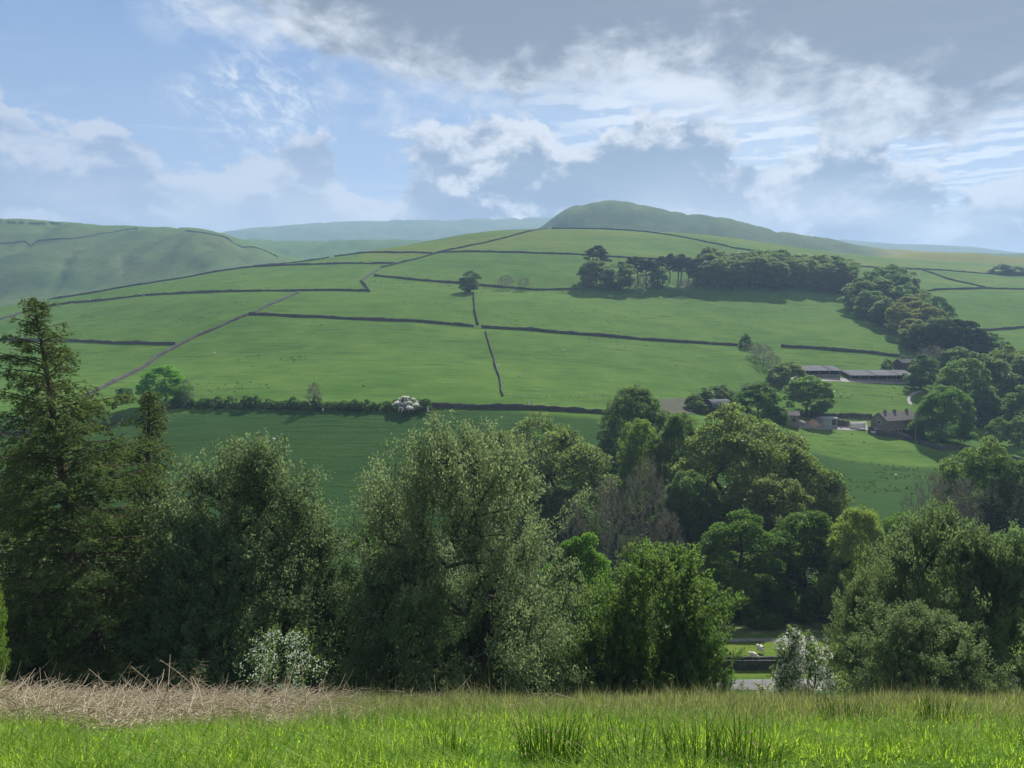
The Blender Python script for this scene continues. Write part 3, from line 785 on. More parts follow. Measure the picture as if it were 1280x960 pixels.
def conifer(name, seed, Ht, R, leaf, bark, whorls=40, per=5, cb=0.12, droop=0.25, lsize=0.16, nleaf=50000, gap=0.15, lean=(0, 0), power=0.85, curl=0.5, hang=0.5, dead=0):
    rs = np.random.RandomState(seed); out = {}
    n = 14; f = np.linspace(0, 1, n); P = np.stack([lean[0] * Ht * f + 0.012 * Ht * np.sin(f * 5 + seed) * f, lean[1] * Ht * f, f * Ht - 0.6 * (f == 0)], 1)
    rad = Ht * 0.014 * (1 - f) ** 0.8 + 0.02
    V, Fq = tubes(P[:-1], P[1:], rad[:-1] * np.where(f[:-1] == 0, 1.4, 1), rad[1:], 8); out['trunk'] = mesh_np(name + '_trunk', V, [Fq], None, True)
    A, B, RA, RB = [], [], [], []; LP, LD, LT = [], [], []
    tot = whorls * per
    for i in range(tot):
        t = cb + (1 - cb) * (i + rs.rand()) / tot
        rel = ((1 - t) / (1 - cb)) ** power
        Lb = R * (rel * rs.uniform(0.55, 1.12) + 0.03)
        if rs.rand() < gap: Lb *= 0.45
        th = i * 2.39996 + rs.normal() * 0.4
        o = np.array([np.interp(t, f, P[:, 0]), np.interp(t, f, P[:, 1]), t * Ht]); hd = np.array([math.cos(th), math.sin(th), 0])
        side = np.array([-hd[1], hd[0], 0]); m = 7; prev = o; pr = 0.05 * (Lb / R) ** 0.7 * Ht / 22 + 0.012
        asc = rs.uniform(-0.1, 0.35) + 0.55 * t; bend = rs.normal() * 0.12; pts = [o]
        for j in range(1, m + 1):
            q = j / m; z = Lb * (asc * q - droop * 1.6 * q * q + curl * droop * 1.5 * q ** 3.5)
            pts.append(o + hd * Lb * q + side * bend * Lb * q * q + np.array([0, 0, z]))
        for j in range(m):
            A.append(pts[j]); B.append(pts[j + 1]); RA.append(pr * (1 - j / m) + 0.008); RB.append(pr * (1 - (j + 1) / m) + 0.008)
        # side sprays with needles
        ns = max(3, int(Lb / R * 16))
        for s in range(ns):
            q = 0.18 + 0.82 * (s + rs.rand()) / ns; jj = min(int(q * m), m - 1); b = pts[jj] + (pts[jj + 1] - pts[jj]) * (q * m - jj)
            sg = 1 if s % 2 else -1; sl = Lb * 0.30 * (1.15 - q * 0.75) * rs.uniform(0.5, 1.2) + 0.12
            d = hd * rs.uniform(0.35, 0.9) + side * sg * rs.uniform(0.4, 1.0) + np.array([0, 0, -hang * rs.uniform(0.2, 1.3)]); d /= np.linalg.norm(d)
            e = b + d * sl; A.append(b); B.append(e); RA.append(0.012); RB.append(0.005)
            LP.append(b); LD.append(d * sl); LT.append(rs.rand())
    A, B, RA, RB = map(np.array, (A, B, RA, RB)); V, Fq = tubes(A, B, RA, RB, 3); out['branches'] = mesh_np(name + '_branches', V, [Fq], None, True)
    LP, LD, LT = map(np.array, (LP, LD, LT)); w = np.linalg.norm(LD, axis=1); k = rs.choice(len(LP), nleaf, p=w / w.sum()); q = rs.uniform(0.0, 1.1, nleaf)[:, None]
    Pn = LP[k] + LD[k] * q + rs.normal(size=(nleaf, 3)) * lsize * 0.45; Pn[:, 2] -= np.abs(rs.normal(size=nleaf)) * lsize * 0.6 * hang
    Ln = lsize * rs.uniform(0.6, 1.3, nleaf); V, Fq = rot_leaves(Pn, unit(nleaf, rs), LD[k] / w[k][:, None] + unit(nleaf, rs) * 0.7, Ln, Ln * 0.42)
    out['crown'] = mesh_np(name + '_crown', V, [Fq], {'tint': np.repeat(np.clip(LT[k] * 0.7 + rs.rand(nleaf) * 0.3, 0, 1), 4)})
    out['mats'] = {'trunk': bark, 'branches': bark, 'crown': leaf}; out['H'], out['R'] = Ht, R
    return out


def plant(proto, name, x, y, Ht, R, label, cat='tree', group=None, rz=0.0, tint=(1.00, 1.00, 1.00), leaf=None, sink=0.0):
    root = empty(name, (x, y, h1(x, y) - sink), rz); root.scale = (R / proto['R'], R / proto['R'], Ht / proto['H'])
    tag(root, label, cat, group)
    for part in ('trunk', 'branches', 'crown', 'blossom'):
        if part in proto:
            mat = M[leaf if (leaf and part == 'crown') else proto['mats'][part]]
            me = proto[part]
            if len(me.materials) == 0: me.materials.append(mat)
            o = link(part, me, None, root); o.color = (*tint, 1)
            if me.materials[0] is not mat: o.material_slots[0].link = 'OBJECT'; o.material_slots[0].material = mat
    return root


def at_depth(proto, name, u, vtop, wpx, y, label, **kw):
    """stand a tree on the ground at depth y so that it is wpx wide and its top is at row vtop in the photograph's scale"""
    x = S(u, (vtop + 700) / 2) * y; z = h1(x, y); Ht = max(y * T(vtop) - z, 0.5); R = wpx / 2 / F0 * y
    return plant(proto, name, x, y, Ht, R, label, **kw)


def at_base(proto, name, u, vb, wpx, hpx, label, y0=160.0, y1=2600.0, **kw):
    x, y, z = hit(u, vb, y0, y1); return plant(proto, name, x, y, hpx / F0 * y, wpx / 2 / F0 * y, label, **kw)


R_ = random.Random(11)
# --- prototypes
P_ = {}
P_['larch'] = conifer('larch', 3, 23, 5.6, 'larch', 'larchbark', 50, 5, 0.20, 0.30, 0.16, 95000, 0.25, (-0.135, 0.0), 0.66, 0.6, 0.75)
P_['larch2'] = conifer('young_larch', 8, 18, 3.4, 'larch', 'larchbark', 36, 5, 0.12, 0.25, 0.17, 42000, 0.25, (0, 0), 0.7, 0.6, 0.7)
P_['sallowbig'] = broadleaf('sallow', 21, 16.5, 7.0, 'sallow', 'bark', 'sallow', 0.06, 300, 110000, 0.18, 0.55, 0.16, 0.32, False, 2.1, 0.36, (0.02, 0), 2500, stems=2, inner=0.55)
P_['sallowtall'] = broadleaf('sallow_tall', 34, 15.5, 6.0, 'sallow', 'bark', 'sallow', 0.05, 280, 80000, 0.19, 0.55, 0.16, 0.34, False, 2.2, 0.30, (0.0, 0), 2200, stems=2, inner=0.55)
P_['thorn'] = broadleaf('thorn', 45, 11, 5.0, 'beech', 'bark', 'dome', 0.02, 260, 65000, 0.19, 0.65, 0.13, 0.50, False, 2.6, 0.25, (0, 0), 1500, stems=3, inner=0.5, stray=0.16)
P_['spread'] = broadleaf('spreading', 52, 12, 7.0, 'sallow', 'bark', 'flat', 0.10, 380, 75000, 0.20, 0.58, 0.12, 0.34, False, 1.8, 0.30, (0, 0), 2500, stems=2, inner=0.55)
P_['syc'] = broadleaf('sycamore', 61, 15, 6.0, 'sycamore', 'bark', 'dome', 0.04, 150, 56000, 0.26, 0.8, 0.21, 0.16, True, 0, 0.35, inner=0.32, stray=0.0)
P_['syc2'] = broadleaf('sycamore_b', 67, 15, 6.0, 'sycamore', 'bark', 'round', 0.05, 140, 50000, 0.27, 0.8, 0.22, 0.20, True, 0, 0.35, inner=0.32, stray=0.0)
P_['beechA'] = broadleaf('beech_a', 71, 20, 10.0, 'beech', 'bark', 'dome', 0.04, 330, 46000, 0.41, 0.65, 0.145, 0.15, True, 0, 0.5, inner=0.30, stray=0.0)
P_['beechB'] = broadleaf('beech_b', 75, 20, 9.0, 'beech', 'bark', 'dome', 0.05, 280, 42000, 0.41, 0.65, 0.16, 0.20, True, 0, 0.5, inner=0.32, stray=0.0)
P_['bare'] = broadleaf('bare_ash', 81, 14, 5.5, 'bud', 'twig', 'round', 0.18, 260, 2600, 0.26, 0.4, 0.13, 0.3, False, 1.6, 0.26, twigs=2300, inner=0.6, twr=0.022)
P_['bare2'] = broadleaf('bare_ash_b', 86, 14, 4.5, 'bud', 'twig', 'tall', 0.15, 240, 3200, 0.26, 0.4, 0.14, 0.3, False, 1.6, 0.24, twigs=2100, inner=0.6, twr=0.022)
for k, (sd, pf, nc) in enumerate([(91, 'round', 80), (93, 'dome', 90), (97, 'bush', 75), (101, 'tall', 80), (103, 'flat', 85)]):
    P_['far%d' % k] = broadleaf('field_tree_%d' % k, sd, 15, 6.5, 'beech', 'bark', pf, [0.10, 0.06, 0.02, 0.10, 0.22][k], nc, 14000, 0.54, 0.7, 0.22, 0.20, True, 0, 0.38, inner=0.34, stray=0.0)
P_['beechfar'] = broadleaf('plantation_beech', 107, 22, 7.0, 'beech', 'palebark', 'round', 0.16, 90, 9000, 0.6, 0.7, 0.23, 0.20, True, 0, 0.42, inner=0.35, stray=0.0)
P_['pine'] = broadleaf('pine', 111, 22, 4.6, 'pine', 'bark', 'flat', 0.52, 60, 6000, 0.6, 0.5, 0.28, 0.30, True, 0, 0.32, inner=0.5)
P_['pine2'] = broadleaf('pine_b', 113, 22, 4.6, 'pine', 'bark', 'round', 0.45, 60, 6000, 0.6, 0.5, 0.28, 0.34, True, 0, 0.32, inner=0.5)
P_['spruce'] = conifer('spruce', 117, 16, 4.0, 'pine', 'bark', 22, 5, 0.04, 0.18, 0.30, 12000, 0.1, (0, 0), 0.9, 0.4, 0.4)
P_['may'] = broadleaf('hawthorn', 121, 3.6, 1.5, 'beech', 'bark', 'bush', 0.10, 130, 13000, 0.085, 0.7, 0.18, 0.4, False, 1.8, 0.06, (0, 0), 500, 7500, stems=3, inner=0.5)
P_['may2'] = broadleaf('straggly_hawthorn', 123, 3.6, 1.7, 'beech', 'bark', 'flat', 0.25, 90, 3000, 0.085, 0.7, 0.15, 0.5, False, 2.2, 0.05, (0.1, 0), 500, 1500, stems=3, inner=0.6)
P_['shrub'] = broadleaf('shrub', 127, 3.0, 2.0, 'beech', 'bark', 'bush', 0.02, 50, 3600, 0.24, 0.7, 0.22, 0.3, True, 0, 0.07, stems=2, inner=0.4)
P_['shrub2'] = broadleaf('shrub_b', 129, 3.0, 2.0, 'sycamore', 'bark', 'dome', 0.02, 45, 3600, 0.24, 0.7, 0.24, 0.36, True, 0, 0.07, stems=2, inner=0.4)
P_['mayfar'] = broadleaf('far_hawthorn', 131, 3.6, 2.6, 'beech', 'bark', 'bush', 0.03, 45, 1500, 0.35, 0.7, 0.24, 0.3, True, 0, 0.07, (0, 0), 0, 2600, stems=2, inner=0.4)

# --- near trees on the bank and along the lane
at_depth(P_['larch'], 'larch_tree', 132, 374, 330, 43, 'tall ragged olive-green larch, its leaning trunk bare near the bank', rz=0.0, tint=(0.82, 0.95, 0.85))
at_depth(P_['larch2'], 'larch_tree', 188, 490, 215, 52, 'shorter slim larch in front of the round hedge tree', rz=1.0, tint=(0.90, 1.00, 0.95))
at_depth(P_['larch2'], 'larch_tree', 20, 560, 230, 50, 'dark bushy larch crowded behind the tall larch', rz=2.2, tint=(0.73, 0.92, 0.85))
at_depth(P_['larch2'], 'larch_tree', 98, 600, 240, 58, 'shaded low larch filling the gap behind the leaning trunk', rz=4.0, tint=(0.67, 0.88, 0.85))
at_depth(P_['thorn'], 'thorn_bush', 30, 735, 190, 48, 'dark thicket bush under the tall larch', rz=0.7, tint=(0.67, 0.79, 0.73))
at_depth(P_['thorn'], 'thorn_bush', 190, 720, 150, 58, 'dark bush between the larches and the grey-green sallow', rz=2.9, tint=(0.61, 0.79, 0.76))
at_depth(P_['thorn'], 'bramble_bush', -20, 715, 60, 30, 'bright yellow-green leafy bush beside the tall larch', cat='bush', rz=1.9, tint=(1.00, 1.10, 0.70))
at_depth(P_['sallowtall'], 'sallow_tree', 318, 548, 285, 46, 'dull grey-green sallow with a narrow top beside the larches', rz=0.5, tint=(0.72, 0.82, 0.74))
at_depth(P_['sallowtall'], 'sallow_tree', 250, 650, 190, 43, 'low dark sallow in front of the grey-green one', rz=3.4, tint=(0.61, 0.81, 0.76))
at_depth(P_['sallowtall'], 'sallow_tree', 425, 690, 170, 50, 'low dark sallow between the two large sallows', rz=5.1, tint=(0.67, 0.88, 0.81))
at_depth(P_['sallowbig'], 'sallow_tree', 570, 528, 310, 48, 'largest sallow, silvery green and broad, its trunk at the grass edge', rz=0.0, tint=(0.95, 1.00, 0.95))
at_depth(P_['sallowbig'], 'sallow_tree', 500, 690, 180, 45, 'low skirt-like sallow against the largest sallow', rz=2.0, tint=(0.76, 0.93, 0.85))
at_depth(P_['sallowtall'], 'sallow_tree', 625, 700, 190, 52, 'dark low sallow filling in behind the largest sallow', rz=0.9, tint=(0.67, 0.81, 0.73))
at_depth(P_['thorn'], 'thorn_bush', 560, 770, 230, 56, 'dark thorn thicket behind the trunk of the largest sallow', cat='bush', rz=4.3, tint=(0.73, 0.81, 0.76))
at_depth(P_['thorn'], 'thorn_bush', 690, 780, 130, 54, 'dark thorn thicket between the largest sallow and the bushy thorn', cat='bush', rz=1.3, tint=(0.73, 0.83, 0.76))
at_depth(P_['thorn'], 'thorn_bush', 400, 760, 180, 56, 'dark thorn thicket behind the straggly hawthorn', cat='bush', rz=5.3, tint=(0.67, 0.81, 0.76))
at_depth(P_['syc'], 'sycamore_tree', 458, 664, 90, 78, 'small vivid green sycamore peeping between the large sallows', rz=1.0, tint=(1.25, 1.35, 0.90))
at_depth(P_['syc'], 'sycamore_tree', 728, 668, 118, 80, 'dark clumpy sycamore tucked behind the largest sallow', rz=0.2, tint=(1.00, 1.10, 0.90))
at_depth(P_['thorn'], 'thorn_tree', 832, 680, 205, 46, 'bushy thorn tree with upright shoots left of the blossoming hawthorn', rz=0.6, tint=(0.80, 0.92, 0.75))
at_depth(P_['thorn'], 'thorn_tree', 752, 775, 120, 46, 'low spreading thorn beside the upright bushy thorn', rz=3.8, tint=(0.80, 0.95, 0.80))
at_depth(P_['thorn'], 'thorn_tree', 868, 775, 100, 44, 'low dense thorn at the lane edge', rz=5.0, tint=(0.76, 0.95, 0.83))
at_depth(P_['may'], 'hawthorn_bush', 1000, 785, 112, 40, 'white blossoming hawthorn standing in front of the lane wall', cat='bush', rz=0.4)
at_depth(P_['may2'], 'hawthorn_bush', 350, 786, 130, 30, 'straggly white hawthorn sprays above the dead bracken', cat='bush', rz=2.4, tint=(0.80, 0.90, 0.80))
at_depth(P_['spread'], 'willow_tree', 1180, 636, 215, 58, 'broad olive-green willow beside the lane', rz=0.3, tint=(0.68, 0.80, 0.62))
at_depth(P_['spread'], 'willow_tree', 1285, 660, 200, 56, 'olive willow leaning over the lane at the road bend', rz=2.6, tint=(0.76, 0.93, 0.73))
at_depth(P_['spread'], 'willow_tree', 1100, 705, 130, 62, 'smaller rounded willow next to the broad willow', rz=4.1, tint=(0.75, 0.82, 0.62))
at_depth(P_['spread'], 'willow_tree', 1160, 760, 190, 48, 'low dark willow scrub under the broad willow', rz=1.2, tint=(0.73, 0.83, 0.67))
at_depth(P_['syc'], 'sycamore_tree', 925, 642, 128, 118, 'rounded dark green sycamore above the sheep field', rz=2.0, tint=(0.85, 0.88, 0.75))
at_depth(P_['syc2'], 'sycamore_tree', 1010, 640, 115, 120, 'taller dark sycamore beside the rounded one', rz=0.9, tint=(0.80, 0.82, 0.75))
at_depth(P_['beechB'], 'lime_tree', 1076, 636, 92, 112, 'pale yellow-green tree beside the dark sycamores', rz=0.9, tint=(1.40, 1.35, 1.00))
at_depth(P_['syc2'], 'sycamore_tree', 1130, 645, 90, 118, 'green tree top showing behind the broad willow', rz=3.0, tint=(1.10, 1.10, 0.90))
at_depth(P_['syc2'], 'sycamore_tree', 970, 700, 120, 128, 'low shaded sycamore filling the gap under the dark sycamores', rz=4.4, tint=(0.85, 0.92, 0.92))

# --- wood in the valley bottom
VAL = 'trees of the valley wood'
at_depth(P_['beechA'], 'beech_tree', 680, 520, 185, 158, 'wide domed beech behind the largest sallow', rz=0.4, group=VAL)
at_depth(P_['beechB'], 'beech_tree', 618, 540, 90, 150, 'beech shoulder joined to the left of the wide domed beech', rz=2.4, group=VAL, tint=(0.90, 0.95, 0.95))
at_depth(P_['beechB'], 'beech_tree', 794, 484, 92, 200, 'dark rounded beech nearest the brown arena', rz=1.4, group=VAL, tint=(0.80, 0.90, 0.95))
at_depth(P_['beechB'], 'beech_tree', 800, 525, 62, 172, 'small bright green beech in front of the dark rounded one', rz=3.3, group=VAL, tint=(1.15, 1.25, 0.90))
at_depth(P_['beechB'], 'beech_tree', 850, 518, 70, 170, 'dark beech between the bright small one and the largest', rz=5.3, group=VAL, tint=(0.85, 0.95, 0.95))
at_depth(P_['beechA'], 'beech_tree', 925, 508, 190, 158, 'largest domed beech, its right edge sunlit above the lower field', rz=1.0, group=VAL, tint=(1.05, 1.05, 0.95))
at_depth(P_['beechA'], 'beech_tree', 1000, 565, 130, 152, 'lower domed beech sloping from the largest beech to the field', rz=2.7, group=VAL, tint=(0.95, 0.98, 0.90))
at_depth(P_['beechB'], 'beech_tree', 955, 595, 130, 142, 'olive-leaved beech in front of the largest beech', rz=0.1, group=VAL, tint=(1.00, 0.92, 0.90))
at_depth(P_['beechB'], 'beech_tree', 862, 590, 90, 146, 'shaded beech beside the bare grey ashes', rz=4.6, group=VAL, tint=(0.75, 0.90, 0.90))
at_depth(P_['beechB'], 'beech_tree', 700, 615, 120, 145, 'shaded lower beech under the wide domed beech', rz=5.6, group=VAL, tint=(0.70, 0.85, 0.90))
at_depth(P_['bare'], 'ash_tree', 808, 572, 66, 140, 'leafless grey ash with a rounded twiggy crown', rz=0.0)
at_depth(P_['bare2'], 'ash_tree', 762, 598, 52, 138, 'leafless purplish ash between the wide beech and the rounded ash', rz=1.0)
at_depth(P_['bare2'], 'ash_tree', 835, 640, 55, 134, 'thin bare ash low in the dark wood', rz=2.0, tint=(1.00, 1.00, 1.00))
at_depth(P_['bare2'], 'ash_tree', 718, 625, 40, 136, 'thin pale bare ash beside the small pale spruce', rz=3.0)
at_depth(P_['spruce'], 'spruce_tree', 744, 640, 40, 130, 'small pale green spruce tip below the bare ashes', cat='tree', rz=0.0, tint=(2.20, 2.10, 1.20))
at_depth(P_['spruce'], 'spruce_tree', 770, 665, 70, 126, 'dark spruce below the bare ashes', rz=1.3, tint=(0.80, 0.85, 1.00))
at_depth(P_['spruce'], 'spruce_tree', 690, 690, 70, 124, 'dark spruce behind the clumpy sycamore', rz=2.3, tint=(0.80, 0.85, 1.00))
at_depth(P_['spruce'], 'spruce_tree', 830, 690, 80, 124, 'dark spruce behind the upright bushy thorn', rz=3.3, tint=(0.80, 0.90, 1.00))
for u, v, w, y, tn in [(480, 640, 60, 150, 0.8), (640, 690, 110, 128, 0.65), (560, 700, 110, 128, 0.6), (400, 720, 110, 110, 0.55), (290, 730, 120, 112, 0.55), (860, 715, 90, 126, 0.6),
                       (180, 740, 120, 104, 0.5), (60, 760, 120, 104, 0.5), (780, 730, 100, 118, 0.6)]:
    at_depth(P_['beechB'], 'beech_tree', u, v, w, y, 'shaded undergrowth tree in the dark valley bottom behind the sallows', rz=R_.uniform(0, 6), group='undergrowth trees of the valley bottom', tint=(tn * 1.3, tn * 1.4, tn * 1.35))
at_depth(P_['beechA'], 'beech_tree', 1225, 548, 115, 150, 'spreading dark green beech at the edge of the lower right field', rz=3.5, group=VAL, tint=(0.90, 1.00, 0.95))
at_depth(P_['beechB'], 'beech_tree', 1290, 575, 110, 146, 'dark beech behind the spreading one', rz=1.5, group=VAL, tint=(0.75, 0.85, 0.90))
at_depth(P_['spruce'], 'spruce_tree', 1238, 598, 80, 138, 'blue-grey conifer under the spreading beech', rz=0.5, tint=(1.10, 1.10, 1.20))
at_depth(P_['spruce'], 'spruce_tree', 1275, 605, 80, 134, 'tall dark conifer beside the blue-grey conifer', rz=2.5)
at_depth(P_['bare'], 'ash_tree', 1168, 592, 80, 142, 'low bare ash fringe in front of the lower right field', rz=2.2)
at_depth(P_['bare2'], 'ash_tree', 1205, 600, 60, 140, 'bare ash touching the blue-grey conifer', rz=4.2)

# --- hedge and field trees on the far side
at_base(P_['syc'], 'hedge_tree', 207, 507, 64, 50, 'round bright-topped tree standing in the hedge', rz=0.8, tint=(1.45, 1.9, 0.9))
at_base(P_['shrub2'], 'hedge_bush', 157, 503, 26, 18, 'dark round bush at the hedge end beside the round tree', cat='bush', tint=(0.55, 0.70, 0.80))
at_base(P_['bare2'], 'ash_tree', 233, 508, 22, 34, 'thin bare sapling against the round hedge tree')
at_base(P_['bare2'], 'ash_tree', 393, 510, 22, 32, 'pale bare sapling rising from the hedge', rz=2)
hx = 216.0; k = 0
while hx < 536:
    at_base(P_['shrub' if k % 2 else 'shrub2'], 'hedge_bush', hx, 509.5 + (hx - 216) * 0.012, R_.uniform(15, 22), R_.uniform(8, 17), 'dark shrub in the long hedge below the large fields', cat='bush',
            group='shrubs of the long hedge', rz=R_.uniform(0, 6), tint=(0.76, 0.88, 0.88)); hx += R_.uniform(6, 10); k += 1
at_base(P_['mayfar'], 'hawthorn_bush', 508, 514, 38, 18, 'white blossoming hawthorn in the long hedge', cat='bush', rz=1)
at_base(P_['far0'], 'lone_tree', 587, 366, 29, 27, 'lone round dark tree on the wall in the upper fields', rz=1.1, tint=(0.65, 0.80, 0.80), y0=300)
at_base(P_['bare'], 'ash_tree', 632, 361, 24, 17, 'bare bush right of the lone round tree', rz=1, y0=300)
at_base(P_['bare'], 'ash_tree', 655, 362, 20, 15, 'second bare bush further from the lone round tree', rz=2, y0=300)

# plantation on the hill
BE = 'beeches of the hill plantation'; PN = 'pines of the hill plantation'
for i, (u, vb, w, h, p) in enumerate([(745, 361, 42, 34, 'far1'), (775, 363, 40, 36, 'far0'), (736, 354, 26, 26, 'far0'), (822, 361, 22, 26, 'far3')]):
    at_base(P_[p], 'beech_tree', u, vb, w, h, ['broad grey-green beech at the plantation end', 'grey-green beech beside the broad one at the plantation end',
            'pale beech half hidden at the plantation corner', 'narrow green beech among the plantation pines'][i], rz=i * 1.3, group=BE, tint=(1.00, 1.05, 1.05), y0=300)
at_base(P_['pine2'], 'pine_tree', 746, 352, 34, 44, 'dark rounded pine towering over the plantation corner', rz=0.3, group=PN, y0=300)
for u in (786, 797, 806, 815, 828, 838, 846, 853, 860, 866, 873, 881, 890):
    at_base(P_['pine' if R_.random() < 0.6 else 'pine2'], 'pine_tree', u + R_.uniform(-2, 2), 357 + R_.uniform(-4, 3), R_.uniform(20, 27), R_.uniform(29, 38), 'dark pine on bare trunk amid the hill plantation',
            rz=R_.uniform(0, 6), group=PN, y0=300)
at_base(P_['bare'], 'ash_tree', 802, 366, 24, 24, 'pinkish bare tree in front of the plantation pines', rz=0.4, tint=(1.40, 1.15, 1.00), y0=300)
at_base(P_['bare'], 'ash_tree', 856, 368, 28, 19, 'low bare tree in front of the plantation pines', rz=1.4, y0=300)
for row, (vb, n0, hh) in enumerate([(362, 15, 36), (355, 13, 36), (349, 11, 34)]):
    for i in range(n0):
        u = 884 + (1058 - 884) * i / (n0 - 1) + R_.uniform(-4, 4)
        at_base(P_['beechfar' if R_.random() < 0.7 else 'far4'], 'beech_tree', u, vb + R_.uniform(-2, 2) + max(0, (u - 1000) * 0.10), R_.uniform(30, 42), hh + R_.uniform(-5, 4), 'beech in the %s row of the long hill plantation' % ('front', 'middle', 'back')[row],
                rz=R_.uniform(0, 6), group=BE, tint=(R_.uniform(0.95, 1.2),) * 2 + (1.15,), y0=300)

# wood running down to the farm
WD = 'trees of the wood above the farm'
TR = [(1072, 388), (1090, 398), (1108, 408), (1124, 420), (1140, 432), (1150, 440), (1085, 380), (1102, 388), (1120, 398), (1138, 410), (1155, 420), (1168, 432), (1100, 375), (1118, 383), (1136, 392), (1154, 402), (1172, 414), (1112, 368), (1130, 375)]
for i, (u, vb) in enumerate(TR):
    pale = i in (3, 4, 9, 10, 15)
    at_base(P_[['far0', 'far1', 'far3', 'far0', 'far4'][i % 5]], 'wood_tree', u + R_.uniform(-3, 3), vb + R_.uniform(-2, 2), R_.uniform(32, 44), R_.uniform(34, 44),
            'pale olive broad-leaved tree in the wood above the farm' if pale else 'dark grey-green tree in the wood above the farm', rz=R_.uniform(0, 6), group=WD,
            tint=(1.35, 1.10, 1.00) if pale else (R_.uniform(0.85, 1.05), R_.uniform(0.95, 1.1), 1.1), y0=250)
for u, vb, w, h in [(1185, 450, 52, 50), (1208, 452, 48, 50), (1170, 448, 40, 42), (1222, 448, 34, 36)]:
    at_base(P_['far1'], 'yew_tree', u, vb, w, h, 'near-black evergreen at the dark end of the wood', rz=R_.uniform(0, 6), leaf='pine', group='dark evergreens above the farm', y0=250)
at_base(P_['bare'], 'ash_tree', 1126, 368, 18, 24, 'bare twiggy tree on top of the wood', rz=3, y0=300)

# trees round the farm
at_base(P_['syc'], 'farm_tree', 946, 540, 70, 62, 'dense dark round tree in front of the arched barn', rz=0.6, tint=(0.72, 0.86, 0.80))
at_base(P_['far3'], 'farm_tree', 1010, 520, 62, 50, 'green heart-shaped tree below the smaller shed', rz=1.6, tint=(0.90, 1.15, 0.80))
at_base(P_['syc'], 'farm_tree', 1178, 552, 74, 70, 'round leafy tree beside the stone farmhouse', rz=2.6, tint=(0.95, 1.05, 0.90))
for i, (u, vb, w, h, lab, tn) in enumerate([
        (1150, 487, 40, 44, 'dark tree at the end of the long shed', (0.6, 0.75, 0.8)),
        (1205, 520, 66, 72, 'tall grey-green tree behind the round farmhouse tree', (0.9, 1.05, 0.95)),
        (1222, 530, 50, 52, 'lower grey-green tree above the parked cars', (0.75, 0.92, 0.85)),
        (1232, 505, 60, 62, 'soft green tree on the slope above the slate barn', (0.95, 1.0, 0.95)),
        (1262, 490, 60, 58, 'pale olive tree high on the slope above the slate barn', (1.1, 1.05, 0.95)),
        (1285, 505, 60, 60, 'dull green tree on the slope beyond the slate barn', (0.85, 0.95, 0.9)),
        (1280, 540, 66, 58, 'rounded green tree right of the slate barn', (0.85, 1.05, 0.85)),
        (1196, 478, 50, 44, 'green tree joining the dark evergreens', (0.8, 0.95, 0.9)),
        (1238, 452, 44, 36, 'bushy green tree beyond the dark evergreens', (0.75, 0.95, 0.9))]):
    at_base(P_['far%d' % (i % 4)], 'farm_tree', u, vb, w, h, lab, rz=i * 1.1, tint=tn, group='trees round the farm', y0=220)
at_base(P_['far0'], 'young_tree', 1246, 556, 30, 34, 'small round young tree in the paddock below the cars', rz=0.5, tint=(0.95, 1.15, 0.85))
at_base(P_['far3'], 'young_tree', 1273, 558, 34, 38, 'small oval young tree in the paddock by the lower right corner trees', rz=2.5, tint=(0.95, 1.10, 0.85))
at_base(P_['bare'], 'ash_tree', 1165, 472, 44, 40, 'bare grey tree by the dark barn', rz=0.9, tint=(1.20, 1.10, 1.00))
at_base(P_['far2'], 'thorn_bush', 932, 434, 18, 17, 'dark round bush where the field wall meets the bushes', cat='bush', rz=1, tint=(0.70, 0.85, 0.85))
for i, (u, vb, w, h, pal) in enumerate([(944, 446, 26, 18, 1), (955, 455, 30, 24, 1), (966, 464, 26, 20, 1), (985, 482, 44, 30, 0), (972, 478, 30, 22, 0), (950, 492, 26, 16, 2), (935, 492, 26, 14, 2)]):
    at_base(P_['far2'] if pal == 0 else P_['bare'], 'hedge_bush', u, vb, w, h, ['green bush below the smaller shed wall', 'pale grey half-bare bush on the slanting hedge bank', 'brownish half-bare bush behind the dense round tree'][pal],
            cat='bush', group='bushes of the slanting hedge', rz=i * 0.9, tint=(1.10, 1.10, 1.00))
for i, (u, vb, w, h) in enumerate([(868, 512, 26, 20), (880, 508, 30, 24), (893, 500, 30, 18), (905, 498, 26, 18), (876, 516, 20, 14)]):
    at_base(P_['far2'], 'hedge_bush', u, vb, w, h, 'grey-green bush clustered round the arched barn', cat='bush', group='bushes round the arched barn', rz=i * 1.7, tint=(0.85, 0.95, 0.95))
at_base(P_['far2'], 'thorn_bush', 1252, 343, 30, 13, 'dark clump on the wall below the yellow field', cat='bush', rz=1, tint=(0.60, 0.70, 0.80), y0=500)
at_base(P_['far2'], 'thorn_bush', 1268, 343, 26, 10, 'smaller dark clump beside the clump on the far wall', cat='bush', rz=2, tint=(0.60, 0.70, 0.80), y0=500)
for u, vb in [(1128, 456), (1108, 460)]:
    at_base(P_['far2'], 'thorn_bush', u, vb, 14, 12, 'small green bush between the sheds and the curving wall', cat='bush', group='bushes above the sheds', rz=u, tint=(0.90, 1.10, 0.95))
for i in range(9):
    at_base(P_['shrub'], 'thorn_bush', 2 + i * 9 + R_.uniform(-3, 3), 278.5 + i * 0.25, R_.uniform(5, 11), R_.uniform(2, 3.5), 'tiny wind-cut bush on the skyline of the left moor hill', cat='bush', group='skyline bushes', y0=1200, rz=i, tint=(0.73, 0.85, 0.85))

# ------------------------------------------------------------------ farm buildings
def place(u, v, y0=200.0): return hit(u, v, y0)


